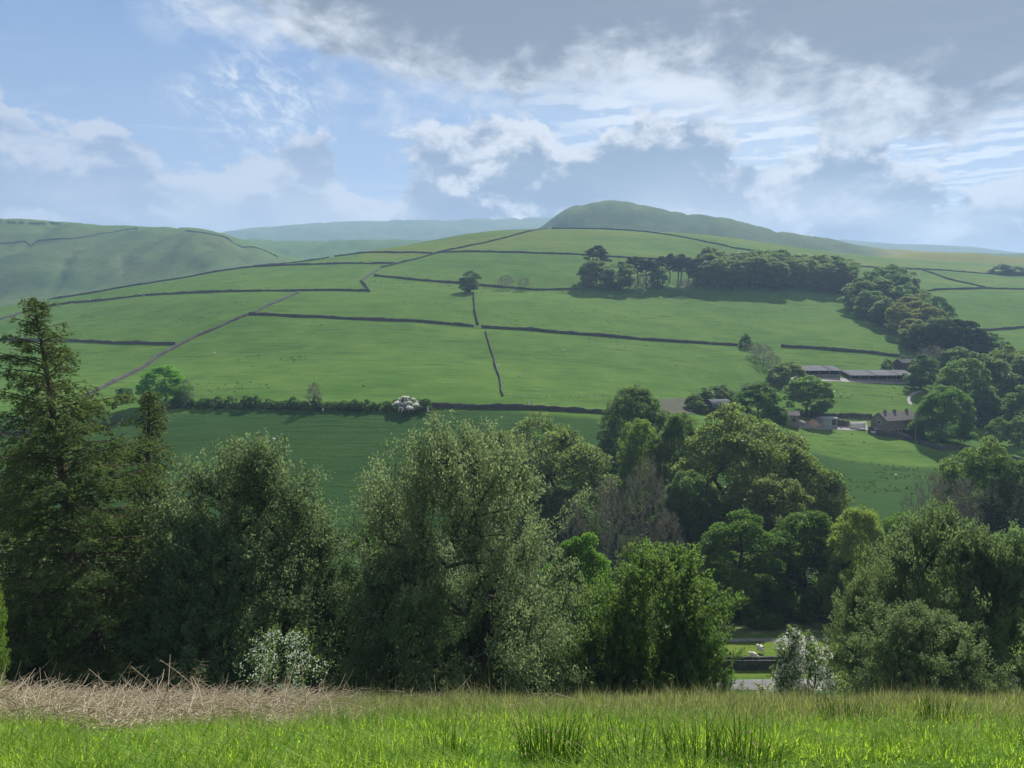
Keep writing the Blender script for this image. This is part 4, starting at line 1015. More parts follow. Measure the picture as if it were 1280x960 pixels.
def window(parent, x, z, w, h, yf, frame='white'):
    """a window in a wall whose outer face is y = yf (facing -y)"""
    f = MB().box(x - w / 2, x + w / 2, yf - 0.03, yf + 0.08, z, z + 0.09).box(x - w / 2, x + w / 2, yf - 0.03, yf + 0.08, z + h - 0.09, z + h)
    f.box(x - w / 2, x - w / 2 + 0.09, yf - 0.03, yf + 0.08, z + 0.09, z + h - 0.09).box(x + w / 2 - 0.09, x + w / 2, yf - 0.03, yf + 0.08, z + 0.09, z + h - 0.09)
    f.box(x - 0.03, x + 0.03, yf - 0.025, yf + 0.07, z + 0.09, z + h - 0.09)
    o = f.build('window', M[frame], parent)
    MB().box(x - w / 2 + 0.09, x - 0.03, yf - 0.012, yf + 0.03, z + 0.09, z + h - 0.09).build('pane', M['glass'], o)
    MB().box(x + 0.03, x + w / 2 - 0.09, yf - 0.012, yf + 0.03, z + 0.09, z + h - 0.09).build('pane', M['glass'], o)
    MB().box(x - w / 2 - 0.1, x + w / 2 + 0.1, yf - 0.14, yf - 0.002, z - 0.15, z - 0.01).build('sill', M['stonepale'], o)
    return o


def gable_roof(x0, x1, y0, y1, ze, zr, over=0.35, th=0.16):
    """two roof slabs with the ridge along x"""
    ym = (y0 + y1) / 2; s = (zr - ze) / (ym - y0)
    m = MB()
    m.prism([(y0 - over, ze - s * over), (ym, zr), (ym, zr + th), (y0 - over, ze - s * over + th)], 'x', x0 - over, x1 + over)
    m.prism([(ym + 0.002, zr), (y1 + over, ze - s * over), (y1 + over, ze - s * over + th), (ym + 0.002, zr + th)], 'x', x0 - over, x1 + over)
    return m


def farmhouse():
    x, y, z = place(1118, 541); z -= 0.3
    t = empty('farmhouse', (x, y, z), math.radians(24)); tag(t, 'two-storey dark stone farmhouse with three chimneys', 'house')
    L2, D, he, hr = 8.0, 7.2, 5.4, 7.9
    MB().prism([(-D / 2, -1.5), (D / 2, -1.5), (D / 2, he), (0, hr - 0.05), (-D / 2, he)], 'x', -L2, L2).build('wall', M['housestone'], t)
    rf = gable_roof(-L2, L2, -D / 2, D / 2, he, hr).build('roof', M['slate'], t)
    for cx in (-5.2, -0.4, 5.8):
        c = MB().box(cx - 0.42, cx + 0.42, -0.4, 0.4, hr - 0.5, hr + 0.85).build('chimney', M['housestone'], rf)
        MB().tube((cx - 0.25, 0, hr + 0.85), (cx - 0.25, 0, hr + 1.15), 0.16, 0.13).build('chimney_pot', M['spoil'], rf)
        MB().tube((cx + 0.25, 0, hr + 0.85), (cx + 0.25, 0, hr + 1.15), 0.16, 0.13).build('chimney_pot', M['spoil'], rf)
    yf = -D / 2
    for wx, wz in [(-6, 0.9), (-1.5, 0.9), (3.4, 3.4), (-6, 3.4), (-1.5, 3.4)]: window(t, wx, wz, 1.5, 1.35, yf)
    d = MB().box(-3.9, -2.9, yf - 0.04, yf + 0.05, -0.2, 2.0).build('door', M['boards'], t)
    MB().box(-3.05, -2.98, yf - 0.1, yf - 0.045, 0.9, 1.0).build('handle', M['galv'], d)
    # gable windows, on the end that faces left
    for gy, gz in [(-1.6, 0.9), (1.4, 0.9), (-0.2, 3.9)]:
        f = MB().box(-L2 - 0.05, -L2 + 0.05, gy - 0.7, gy + 0.7, gz, gz + 1.35).build('window', M['white'], t)
        MB().box(-L2 - 0.07, -L2 - 0.052, gy - 0.6, gy - 0.03, gz + 0.1, gz + 1.25).build('pane', M['glass'], f)
        MB().box(-L2 - 0.07, -L2 - 0.052, gy + 0.03, gy + 0.6, gz + 0.1, gz + 1.25).build('pane', M['glass'], f)
    # lean-to on the right and a pale-roofed porch
    MB().prism([(yf - 3.0, -1.5), (yf - 0.01, -1.5), (yf - 0.01, 4.4), (yf - 3.0, 2.4)], 'x', 3.0, 7.4).build('lean_to_wall', M['housestone'], t)
    MB().prism([(yf - 3.3, 2.35), (yf - 0.01, 4.5), (yf - 0.01, 4.65), (yf - 3.3, 2.5)], 'x', 2.8, 7.6).build('lean_to_roof', M['slate'], t)
    MB().prism([(yf - 2.0, -1.0), (yf - 0.01, -1.0), (yf - 0.01, 2.2), (yf - 2.0, 1.9)], 'x', -0.4, 2.4).build('porch', M['boards'], t)
    MB().prism([(yf - 2.3, 1.9), (yf - 0.01, 2.3), (yf - 0.01, 2.42), (yf - 2.3, 2.02)], 'x', -0.7, 2.6).build('porch_roof', M['galv'], t)


def long_shed(u, v, width, label, depth=9.0, open_front=True, rz=0.0, roof='sheet', bays=6):
    x, y, z = place(u, v); t = empty('farm_shed', (x, y, z), rz); tag(t, label, 'shed')
    w2 = width / 2; he, hb = 2.9, 4.6
    MB().box(-w2, w2, depth - 0.2, depth, -2.0, hb).build('back_wall', M['boards'], t)
    MB().prism([(0, -2), (depth - 0.21, -2), (depth - 0.21, hb - 0.05), (0, he - 0.05)], 'x', -w2, -w2 + 0.2).build('end_wall', M['boards'], t)
    MB().prism([(0, -2), (depth - 0.21, -2), (depth - 0.21, hb - 0.05), (0, he - 0.05)], 'x', w2 - 0.2, w2).build('end_wall', M['boards'], t)
    MB().box(-w2 + 0.21, w2 - 0.21, 0.0, 0.15, -2.0, 1.1).build('front_wall', M['housestone'], t)
    # each roof sheet is a piece
    sl = (hb - he) / depth; pw = 1.55 if bays > 4 else 1.8; n = int(width / pw); pw = width / n; base = None
    for i in range(n):
        a = -w2 - 0.3 + i * (width + 0.6) / n; b = a + (width + 0.6) / n - 0.03; e = 0.012 * (i % 3)
        p = MB().prism([(-0.7, he - 0.7 * sl + e), (depth + 0.3, hb + 0.3 * sl + e), (depth + 0.3, hb + 0.3 * sl + 0.08 + e), (-0.7, he - 0.7 * sl + 0.08 + e)], 'x', a, b)
        p.build('roof_sheet', M[roof if i % 7 else 'sheetdark'], t)
    for i in range(bays + 1):
        px = -w2 + 0.25 + i * (width - 0.5) / bays
        MB().box(px - 0.12, px + 0.12, -0.2, -0.004, -2.0, he - 0.2).build('post', M['wood'], t)
    return t


def small_building(name, u, v, w, d, he, hr, label, wallm, roofm, rz=0.0, openings=()):
    x, y, z = place(u, v); t = empty(name, (x, y, z), rz); tag(t, label, 'shed')
    MB().prism([(-d / 2, -1.5), (d / 2, -1.5), (d / 2, he), (0, hr - 0.04), (-d / 2, he)], 'x', -w / 2, w / 2).build('wall', M[wallm], t)
    gable_roof(-w / 2, w / 2, -d / 2, d / 2, he, hr, 0.25, 0.1).build('roof', M[roofm], t)
    for ox, oz, ow, oh, nm in openings:
        o = MB().box(ox - ow / 2, ox + ow / 2, -d / 2 - 0.04, -d / 2 + 0.06, oz, oz + oh).build(nm, M['glass' if nm == 'window' else 'boards'], t)
        MB().box(ox - ow / 2 - 0.08, ox + ow / 2 + 0.08, -d / 2 - 0.07, -d / 2 + 0.03, oz + oh, oz + oh + 0.16).build('lintel', M['stonepale'], o)
    return t


farmhouse()
long_shed(1103, 477, 30.0, 'long low grey-roofed livestock shed with open bays', 9.5, rz=math.radians(2), roof='sheet', bays=7)
long_shed(1024, 471, 19.5, 'shorter low grey-roofed shed left of the long one', 8.0, rz=math.radians(1), roof='sheet', bays=4)
small_building('barn', 1136, 462, 11.5, 8, 3.4, 5.0, 'dark barn standing above the long shed', 'boards', 'sheetdark', math.radians(4), [(-2, 0, 3, 2.6, 'door')])
small_building('barn', 1244, 524, 6.5, 6.0, 3.0, 4.6, 'small dark slate-roofed barn among the trees by the cars', 'stone', 'slate', math.radians(-28), [(0.5, 0, 1.6, 2.0, 'door')])
small_building('stone_shed', 989, 531, 4.6, 5.0, 3.6, 4.8, 'small square stone outbuilding with one dark window', 'housestone', 'slate', math.radians(-12), [(0.6, 1.4, 1.1, 1.1, 'window')])
small_building('field_shed', 1033, 531, 6.2, 4.0, 2.5, 2.9, 'pale shed with light metal roof beside the spoil heap', 'galv', 'galv', math.radians(14), [(1.7, 0, 1.8, 1.9, 'door')])


def arched_barn():
    x, y, z = place(896, 516); t = empty('arched_barn', (x, y, z), math.radians(18)); tag(t, 'dark barn with a curved pale metal roof', 'barn')
    r = 3.6; n = 12; arc = [(r * math.cos(math.pi * i / n), 2.0 + r * math.sin(math.pi * i / n) * 0.75) for i in range(n + 1)]
    MB().prism([(-y_, z_) for y_, z_ in ([(p[0] * 0.97, p[1] - 0.05) for p in arc] + [(-r * 0.97, -1.5), (r * 0.97, -1.5)])], 'x', -3.6, 3.6).build('wall', M['boards'], t)
    for i in range(n):
        (a, b), (c, d) = arc[i], arc[i + 1]
        MB().prism([(a, b), (c, d), (c * 1.02, d + 0.06), (a * 1.02, b + 0.06)], 'x', -3.9, 3.9).build('roof_sheet', M['sheet'], t)


arched_barn()


def patch(name, quad, mat, lift, label, n=8):
    P = np.array([hit(u, v, 200)[:2] for u, v in quad]); V = []
    for i in range(n + 1):
        for j in range(n + 1):
            a, b = i / n, j / n; p = (P[0] * (1 - a) + P[1] * a) * (1 - b) + (P[3] * (1 - a) + P[2] * a) * b; V.append((p[0], p[1], h1(p[0], p[1]) + lift))
    idx = np.arange((n + 1) ** 2).reshape(n + 1, n + 1); Fq = np.stack([idx[:-1, :-1], idx[1:, :-1], idx[1:, 1:], idx[:-1, 1:]], -1).reshape(-1, 4)
    return tag(link(name, mesh_np(name, V, [Fq], None, True), mat), label, None, None, 'structure')


patch('arena', [(828, 519), (868, 518), (861, 498), (826, 499)], M['sand'], 0.15, 'brown sand riding arena left of the arched barn')
patch('yard', [(995, 535), (1085, 538), (1083, 527), (1000, 526)], M['track'], 0.10, 'stony farm yard in front of the sheds')
patch('yard_strip', [(985, 475), (1150, 482), (1150, 477), (990, 471)], M['concrete'], 0.12, 'pale concrete strip in front of the long sheds')
path_pts = [hit(u, v, 200)[:2] for u, v in [(1138, 506), (1136, 500), (1138, 495), (1144, 491), (1152, 489)]]
ribbon('path', path_pts, 1.4, M['concrete'], 0.08, 'short pale footpath curving up behind the farmhouse', 0.6)


def heap():
    x, y, z = place(1016, 531); rs = np.random.RandomState(4); n, m = 10, 22; V = []
    for i in range(n):
        for j in range(m):
            r = i / (n - 1); a = 2 * math.pi * j / m; hgt = 2.1 * (1 - r) ** 0.9 * (1 + 0.25 * rs.normal() * (r > 0.1) * 0.5)
            V.append((3.2 * r * math.cos(a), 1.9 * r * math.sin(a), hgt - 0.35 * r))
    idx = np.arange(n * m).reshape(n, m); nx = np.roll(idx, -1, 1)
    Fq = np.stack([idx[:-1], idx[1:], nx[1:], nx[:-1]], -1).reshape(-1, 4)
    tag(link('spoil_heap', mesh_np('spoil_heap', V, [Fq], None, True), M['spoil'], None, (x, y, z)), 'orange-brown heap of spoil beside the pale shed', 'heap')


heap()


def board_panel():
    x, y, z = place(1072, 536); t = empty('sheeted_gate', (x, y, z), math.radians(4)); tag(t, 'pale sheeted yard gate between the yard wall and farmhouse', 'gate')
    for i in range(5): MB().box(-2.6 + i * 1.05, -2.6 + i * 1.05 + 1.02, -0.03, 0.03, 0.15, 2.0).build('panel', M['white'], t)
    for px in (-2.75, 2.78): MB().box(px - 0.1, px + 0.1, -0.1, 0.1, -0.6, 2.2).build('post', M['wood'], t)


board_panel()
wall([(1045, 532), (1063, 533)], 'low dark yard wall between pale shed and gate', 2.0, 0.6, y0=200, step=0.8)
wall([(1085, 541), (1105, 545), (1125, 548), (1142, 552)], 'garden wall in front of the farmhouse', 1.9, 0.6, y0=200, step=0.8)
wall([(1150, 556), (1175, 563), (1200, 562), (1230, 567), (1290, 582)], 'rough stone wall below the farmhouse tree and paddock', 1.5, 0.7, y0=200, step=1.0)
wall([(1000, 522), (1040, 521), (1090, 523)], 'stone wall behind the farm yard', 1.6, 0.6, y0=200, step=1.0)


def car(u, v, paint, label, rz=0.0, L_=4.3):
    x, y, z = place(u, v); t = empty('parked_car', (x, y, z + 0.02), rz); tag(t, label, 'car', 'cars parked at the farm')
    pr = [(-L_ / 2, 0.35), (L_ / 2, 0.35), (L_ / 2, 0.78), (L_ / 2 - 1.1, 0.95), (-L_ / 2, 1.0)]
    MB().prism(pr, 'y', -0.85, 0.85).build('body', M[paint], t)
    MB().prism([(-L_ / 2 + 0.15, 1.0), (L_ / 2 - 1.25, 0.96), (L_ / 2 - 1.8, 1.52), (-L_ / 2 + 0.6, 1.55)], 'y', -0.74, 0.74).build('cabin', M['glass'], t)
    MB().prism([(-L_ / 2 + 0.55, 1.555), (L_ / 2 - 1.78, 1.525), (L_ / 2 - 1.9, 1.60), (-L_ / 2 + 0.7, 1.63)], 'y', -0.72, 0.72).build('car_roof', M[paint], t)
    for wx in (-L_ / 2 + 0.8, L_ / 2 - 0.85):
        for s in (-1, 1):
            w = MB().tube((wx, s * 0.70, 0.32), (wx, s * 0.90, 0.32), 0.32, 0.32, 14).build('wheel', M['tyre'], t)
            MB().tube((wx, s * 0.901, 0.32), (wx, s * 0.915, 0.32), 0.18, 0.16, 10).build('rim', M['galv'], w)
    for s in (-0.6, 0.6):
        MB().box(L_ / 2 + 0.002, L_ / 2 + 0.03, s - 0.18, s + 0.18, 0.6, 0.75).build('headlight', M['white'], t)


car(1096, 542, 'white', 'white car parked against the farmhouse gable', math.radians(20), 4.6)
car(1104, 543, 'darkcar', 'dark car parked beside the farmhouse door', math.radians(10))
car(1224, 528, 'white', 'white-roofed car by the slate-roofed barn', math.radians(-15), 4.8)
car(1238, 529, 'yellow', 'yellow vehicle by the slate-roofed barn', math.radians(-10), 4.6)


def pole():
    x, y, z = place(1144, 551); t = empty('utility_pole', (x, y, z)); tag(t, 'wooden utility pole at the farmhouse corner', 'pole')
    MB().tube((0, 0, -0.5), (0, 0, 9.6), 0.14, 0.10, 8).build('shaft', M['wood'], t)
    MB().box(-0.7, 0.7, -0.06, 0.06, 8.9, 9.05).build('crossarm', M['wood'], t)
    for s in (-0.6, 0.6): MB().tube((s, 0, 9.052), (s, 0, 9.25), 0.06, 0.04, 6).build('insulator', M['white'], t)


pole()


def fence(pts, label, post_h=1.2, gap=3.0, y0=200.0):
    P = np.array([hit(u, v, y0)[:2] for u, v in pts]); seg = np.r_[0, np.cumsum(np.hypot(*np.diff(P, axis=0).T))]
    t = np.arange(0, seg[-1], gap); x = np.interp(t, seg, P[:, 0]); y = np.interp(t, seg, P[:, 1]); z = H(x, y)
    root = empty('wire_fence', (x[0], y[0], z[0])); tag(root, label, 'fence')
    for i in range(len(t)):
        MB().box(-0.06, 0.06, -0.06, 0.06, -0.4, post_h).build('post', M['wood'], root, (x[i] - x[0], y[i] - y[0], z[i] - z[0]))
    for wz in (0.4, 0.75, 1.1):
        m = MB()
        for i in range(len(t) - 1): m.tube((x[i] - x[0], y[i] - y[0], z[i] - z[0] + wz), (x[i + 1] - x[0], y[i + 1] - y[0], z[i + 1] - z[0] + wz), 0.012, 0.012, 4)
        m.build('wire', M['galv'], root)


fence([(632, 498), (700, 497), (770, 497), (830, 498)], 'post and wire fence from the ruined wall to the arena')
fence([(1046, 528), (1066, 526), (1088, 525)], 'short post fence behind the yard gate', 1.3, 2.5)


def field_gate(u, v, rz, label, w=3.2):
    x, y, z = place(u, v); t = empty('field_gate', (x, y, z), rz); tag(t, label, 'gate')
    for zz in (0.25, 0.5, 0.75, 1.0, 1.25): MB().box(-w / 2, w / 2, -0.03, 0.03, zz, zz + 0.08).build('rail', M['galv'], t)
    for px in (-w / 2 - 0.1, w / 2 + 0.1): MB().box(px - 0.09, px + 0.09, -0.09, 0.09, -0.5, 1.55).build('post', M['galv'], t)


field_gate(662, 507, math.radians(75), 'pale gate set steeply in the tumbled wall', 5.0)
field_gate(598, 410, math.radians(10), 'pale gate in the gap below the lone tree')
for u, v, lab in [(535, 515, 'white post where the hedge gives way to the tumbled wall'), (622, 461, 'white post on the ruined dividing wall')]:
    x, y, z = place(u, v); t = empty('marker_post', (x, y, z)); tag(t, lab, 'post')
    MB().box(-0.25, 0.25, -0.15, 0.15, -0.5, 1.7).build('shaft', M['white'], t); MB().box(-0.30, 0.30, -0.2, 0.2, 1.702, 1.82).build('cap', M['white'], t)

# ------------------------------------------------------------------ rough tufts in the pastures
def tufts():
    rs = np.random.RandomState(31); n = 26000
    y = np.exp(rs.uniform(math.log(168), math.log(640), n)); x = rs.uniform(-0.72, 0.72, n) * y; u = x / y * F0 + 640
    dens = np.clip(fbm(x / 55, y / 30, 3) * 2.6 - 0.55, 0, 1)
    fold = np.exp(-((y - 532) / 14) ** 2) * (u > 460) * (u < 1010)
    low = (y < 236) * (u > 1000) * np.clip(fbm(x / 16, y / 9, 2) * 3 - 0.1, 0, 1)
    k = rs.rand(n) < np.maximum(np.maximum(dens * 0.35, fold * 0.9), low * 0.9); x, y = x[k], y[k]; n = len(x); m = 6
    X = np.repeat(x, m) + rs.normal(size=n * m) * 0.22; Y = np.repeat(y, m) + rs.normal(size=n * m) * 0.22; hh = rs.uniform(0.25, 0.60, n * m)
    V, Fq = rot_leaves(np.stack([X, Y, H(X, Y) + hh * 0.35], 1), unit(n * m, rs) * [1, 1, 0.2], unit(n * m, rs) * 0.5 + [0, 0, 1], hh, hh * 0.7)
    tag(link('pasture_tufts', mesh_np('pasture_tufts', V, [Fq], {'tint': rs.rand(len(V))}), M['tuft']), 'scattered dark rushy tufts in the hillside pastures', None, None, 'stuff')


tufts()

# ------------------------------------------------------------------ sheep
def sheep_mesh():
    me = bpy.data.meshes.new('sheep_skin')
    vs = [(0, 0, 0.62), (0.32, 0, 0.64), (-0.34, 0, 0.64), (0.52, 0, 0.74), (0.66, 0, 0.72), (0.80, 0, 0.62), (-0.50, 0, 0.60)]
    ra = [0.27, 0.25, 0.25, 0.15, 0.11, 0.065, 0.06]; ed = [(0, 1), (0, 2), (1, 3), (3, 4), (4, 5), (2, 6)]
    for hx_, s in ((1, 1), (1, -1), (2, 1), (2, -1)):
        bx = vs[hx_][0]; b = len(vs); vs += [(bx, 0.13 * s, 0.42), (bx + (0.02 if hx_ == 1 else -0.05), 0.13 * s, 0.22), (bx + 0.02, 0.13 * s, 0.0)]; ra += [0.08, 0.04, 0.035]; ed += [(hx_, b), (b, b + 1), (b + 1, b + 2)]
    for s in (1, -1): b = len(vs); vs.append((0.64, 0.17 * s, 0.76)); ra.append(0.03); ed.append((4, b))
    me.from_pydata(vs, ed, []); o = bpy.data.objects.new('sheep_skin', me); COL.objects.link(o)
    md = o.modifiers.new('skin', 'SKIN'); me.skin_vertices
    for i, r in enumerate(ra): me.skin_vertices[0].data[i].radius = (r, r)
    me.skin_vertices[0].data[0].use_root = True
    sb = o.modifiers.new('sub', 'SUBSURF'); sb.levels = 1; sb.render_levels = 1
    dg = bpy.context.evaluated_depsgraph_get(); m2 = bpy.data.meshes.new_from_object(o.evaluated_get(dg)); m2.name = 'sheep_body'
    bpy.data.objects.remove(o)
    for p in m2.polygons: p.use_smooth = True
    return m2


SHEEP = sheep_mesh()


def sheep(u, v, label, y0=160.0, group='sheep grazing in the fields', sc=1.15):
    x, y, z = hit(u, v, y0); o = link('sheep', SHEEP, M['wool'], None, (x, y, z + 0.02)); o.rotation_euler = (0, 0, R_.uniform(0, 6.28)); o.scale = (sc,) * 3
    tag(o, label, 'sheep', group)


sheep(951, 817, 'white sheep by the lane wall right of the blossoming hawthorn', 80.0); sheep(943, 826, 'white sheep half hidden by the blossoming hawthorn', 80.0)
sheep(1190, 813, 'white sheep glimpsed through the willow branches', 80.0)
for u, v in [(112, 376), (128, 374), (180, 371), (205, 368), (232, 363), (262, 352), (351, 347), (301, 359), (320, 358), (90, 381), (60, 386), (420, 360)]:
    sheep(u, v, 'distant white sheep in the field under the hill brow', group='sheep under the brow')
for u, v in [(268, 443), (330, 553), (343, 552), (318, 560), (404, 515), (650, 471), (705, 440), (235, 600)]:
    sheep(u, v, 'lone white sheep in the large fields around the hedge', group='sheep round the hedge')
for u, v in [(1052, 495), (1060, 496), (1120, 597)]:
    sheep(u, v, 'white sheep grazing in a field beside the farm', group='sheep by the farm')

# ------------------------------------------------------------------ lane wall of stacked stones
def lane_wall(x0, x1, yy, label, h=1.35):
    rs = np.random.RandomState(int(x0) + 50); V, Fc = [], []; b = 0; o0 = np.array([x0, yy, h1(x0, yy)])
    cube = np.array([(-1, -1, -1), (1, -1, -1), (1, 1, -1), (-1, 1, -1), (-1, -1, 1), (1, -1, 1), (1, 1, 1), (-1, 1, 1)]) * 0.5
    cf = np.array([(0, 3, 2, 1), (4, 5, 6, 7), (0, 1, 5, 4), (1, 2, 6, 5), (2, 3, 7, 6), (3, 0, 4, 7)])
    nz = 6
    for k in range(nz + 1):
        x = x0 + rs.rand() * 0.3
        while x < x1:
            w = rs.uniform(0.28, 0.62) if k < nz else rs.uniform(0.2, 0.34); hh = h / nz if k < nz else rs.uniform(0.22, 0.34)
            y = yy + 0.6 * math.sin(x * 0.03)
            z = h1(x, y) - 0.15 + k * h / nz
            dims = np.array([w * 0.96, 0.55 - 0.03 * k + rs.uniform(-0.06, 0.06), hh * rs.uniform(0.86, 0.98)])
            q = cube * dims + rs.normal(size=(8, 3)) * 0.018 + np.array([x + w / 2, y + rs.uniform(-0.04, 0.04), z + hh / 2])
            V.append(q - o0); Fc.append(cf + b); b += 8; x += w
    root = empty('lane_wall', o0); tag(root, label, 'wall', None, 'thing')
    core = MB().box(0, x1 - x0, -0.15 + 0.0, 0.15, -0.3, h * 0.9).build('core', M['stone'], root)
    st = link('stones', mesh_np('lane_stones', np.concatenate(V), [np.concatenate(Fc)]), M['stone'], root); st['kind'] = 'stuff'


lane_wall(1.0, 62.0, 89.6, 'dark dry stone wall between the lane and the sheep field')

# ------------------------------------------------------------------ foreground grass, rushes, bracken
def blades(n, seed, region, hgt, wid, lean, tfun=None, mask=None):
    """curved tapering blades; region (q0,q1,y0,y1) with x = q*(y+1)"""
    rs = np.random.RandomState(seed); q0, q1, y0, y1 = region
    y = y0 + (y1 - y0) * rs.rand(n); x = rs.uniform(q0, q1, n) * (y + 1.0)
    if mask is not None: k = mask(x, y, rs); x, y = x[k], y[k]; n = len(x)
    z = H(x, y)
    clump = 0.55 + 1.2 * np.clip(fbm(x / 0.5, y / 0.5, 2) + 0.35 * fbm(x / 2.2, y / 2.2, 2) + 0.25, 0, 1)
    h = rs.uniform(hgt[0], hgt[1], n) * clump; w = rs.uniform(wid[0], wid[1], n)
    a = rs.uniform(0, 2 * math.pi, n); d = np.stack([np.cos(a), np.sin(a), 0 * a], 1); s = np.stack([-np.sin(a), np.cos(a), 0 * a], 1)
    ln = h * rs.uniform(lean[0], lean[1], n); up = np.array([0, 0, 1.0])
    B = np.stack([x, y, z - 0.02], 1); m1 = B + d * (ln * 0.25)[:, None] + up * (h * 0.55)[:, None]; tp = B + d * ln[:, None] + up * h[:, None]
    V = np.stack([B - s * w[:, None] / 2, B + s * w[:, None] / 2, m1 - s * w[:, None] * 0.4, m1 + s * w[:, None] * 0.4, tp], 1).reshape(-1, 3)
    i = np.arange(n)[:, None] * 5
    F4 = np.concatenate([i + 0, i + 1, i + 3, i + 2], 1); F3 = np.concatenate([i + 2, i + 3, i + 4], 1)
    t = rs.rand(n) if tfun is None else np.clip(tfun(x, y) + rs.uniform(-0.3, 0.3, n), 0, 1)
    return V, F4, F3, np.repeat(t, 5)


def stuff_blades(name, args, mat, label):
    V, F4, F3, t = blades(*args); o = link(name, mesh_np(name, V, [F4, F3], {'tint': t}), mat); return tag(o, label, None, None, 'stuff')


def brack(x, y):  # where the dead bracken lies
    q = x / y
    return np.clip((-0.20 - q + 0.10 * fbm(x / 1.5, y / 1.5, 2)) * 9, 0, 1) * np.clip((y - 6.7 + 0.8 * fbm(x / 1.2 + 9, y / 1.2, 2)) * 1.6, 0, 1)


def tint_lawn(x, y): return 0.5 + 0.7 * fbm(x / 1.1, y / 1.1, 3)


def mk_lawn(x, y, rs): return rs.rand(len(x)) > np.maximum(brack(x, y) * 0.9, np.clip((y - 6.9) / 2.2, 0, 0.93))


def mk_back(x, y, rs): return rs.rand(len(x)) < np.clip((y - 6.2) / 2.5, 0.06, 1) * (1 - 0.85 * brack(x, y))


stuff_blades('meadow_grass', (105000, 1, (-0.85, 0.85, 3.4, 11.5), (0.05, 0.17), (0.005, 0.012), (0.3, 1.7), tint_lawn, mk_lawn), M['blade'], 'bright green sunlit grass on the near bank')
stuff_blades('seeding_grass', (75000, 2, (-0.85, 0.85, 5.0, 17.0), (0.09, 0.24), (0.004, 0.009), (0.15, 0.8), None, mk_back), M['drygrass'], 'pale feathery seeding grass along the brow of the bank')
stuff_blades('green_brow_grass', (40000, 3, (-0.85, 0.85, 7.0, 17.0), (0.08, 0.20), (0.006, 0.011), (0.2, 0.8), None, mk_back), M['browgrass'], 'green grass mixed into the brow of the bank')

stuff_blades('grass_stalks', (3500, 4, (-0.85, 0.85, 5.5, 15.0), (0.22, 0.42), (0.003, 0.005), (0.1, 0.7), None, None), M['drygrass'], 'sparse taller pale grass stalks on the bank')


def rush(x, y, r, n, seed, label, hgt=(0.35, 0.75)):
    rs = np.random.RandomState(seed); z = h1(x, y); a = rs.uniform(0, 2 * math.pi, n); rr = r * np.sqrt(rs.rand(n)) * 0.6
    h = rs.uniform(hgt[0], hgt[1], n); ln = h * rs.uniform(0.05, 0.75, n) ** 1.3
    B = np.stack([rr * np.cos(a), rr * np.sin(a), -0.05 + 0 * a], 1); d = np.stack([np.cos(a), np.sin(a), 0 * a], 1) + rs.normal(size=(n, 3)) * [0.35, 0.35, 0]
    P = [B, B + d * (ln * 0.2)[:, None] + np.array([0, 0, 1]) * (h * 0.5)[:, None], B + d * (ln * 0.55)[:, None] + np.array([0, 0, 1]) * (h * 0.82)[:, None], B + d * ln[:, None] + np.array([0, 0, 1]) * h[:, None]]
    w = np.full(n, 0.0032); VV, FF, off = [], [], 0
    for i in range(3):
        V, Fq = tubes(P[i], P[i + 1], w * (1 - i * 0.25), w * (1 - (i + 1) * 0.28), 3); VV.append(V); FF.append(Fq + off); off += len(V)
    V = np.concatenate(VV); t = np.tile(np.repeat(rs.rand(n), 6), 3)
    root = empty('rush_tussock', (x, y, z)); tag(root, label, 'rushes', 'rush tussocks on the bank')
    link('stems', mesh_np('rush_stems', V, [np.concatenate(FF)], {'tint': t}), M['rush'], root)
    k = rs.choice(n, n // 5); V, Fq = rot_leaves(P[2][k] + rs.normal(size=(len(k), 3)) * 0.006, unit(len(k), rs), np.tile([[0, 0, 1.0]], (len(k), 1)), np.full(len(k), 0.030), np.full(len(k), 0.014))
    sh = link('seed_heads', mesh_np('rush_seed_heads', V, [Fq], {'tint': rs.rand(len(V))}), M['bracken'], root); sh['kind'] = 'stuff'


for u, v, r, n, lab in [(690, 950, 0.36, 170, 'dense dark rush tussock in the bright grass'), (790, 960, 0.4, 70, 'tall thin rushes beside the dense tussock'), (880, 960, 0.4, 90, 'tall upright rushes in front of the lane gap'),
                        (935, 955, 0.35, 90, 'small rush tuft beside the tall upright rushes'), (560, 945, 0.3, 40, 'sparse rush stems left of the dense tussock'), (1060, 905, 0.45, 200, 'dark rush tussock on the brow by the willows'),
                        (1180, 900, 0.4, 160, 'second dark brow tussock under the broad willow')]:
    x, y, z = hit(u, v, 3.0, 40.0); rush(x, y, r, n, int(u), lab, (0.14, 0.30) if v < 930 else (0.16, 0.38))


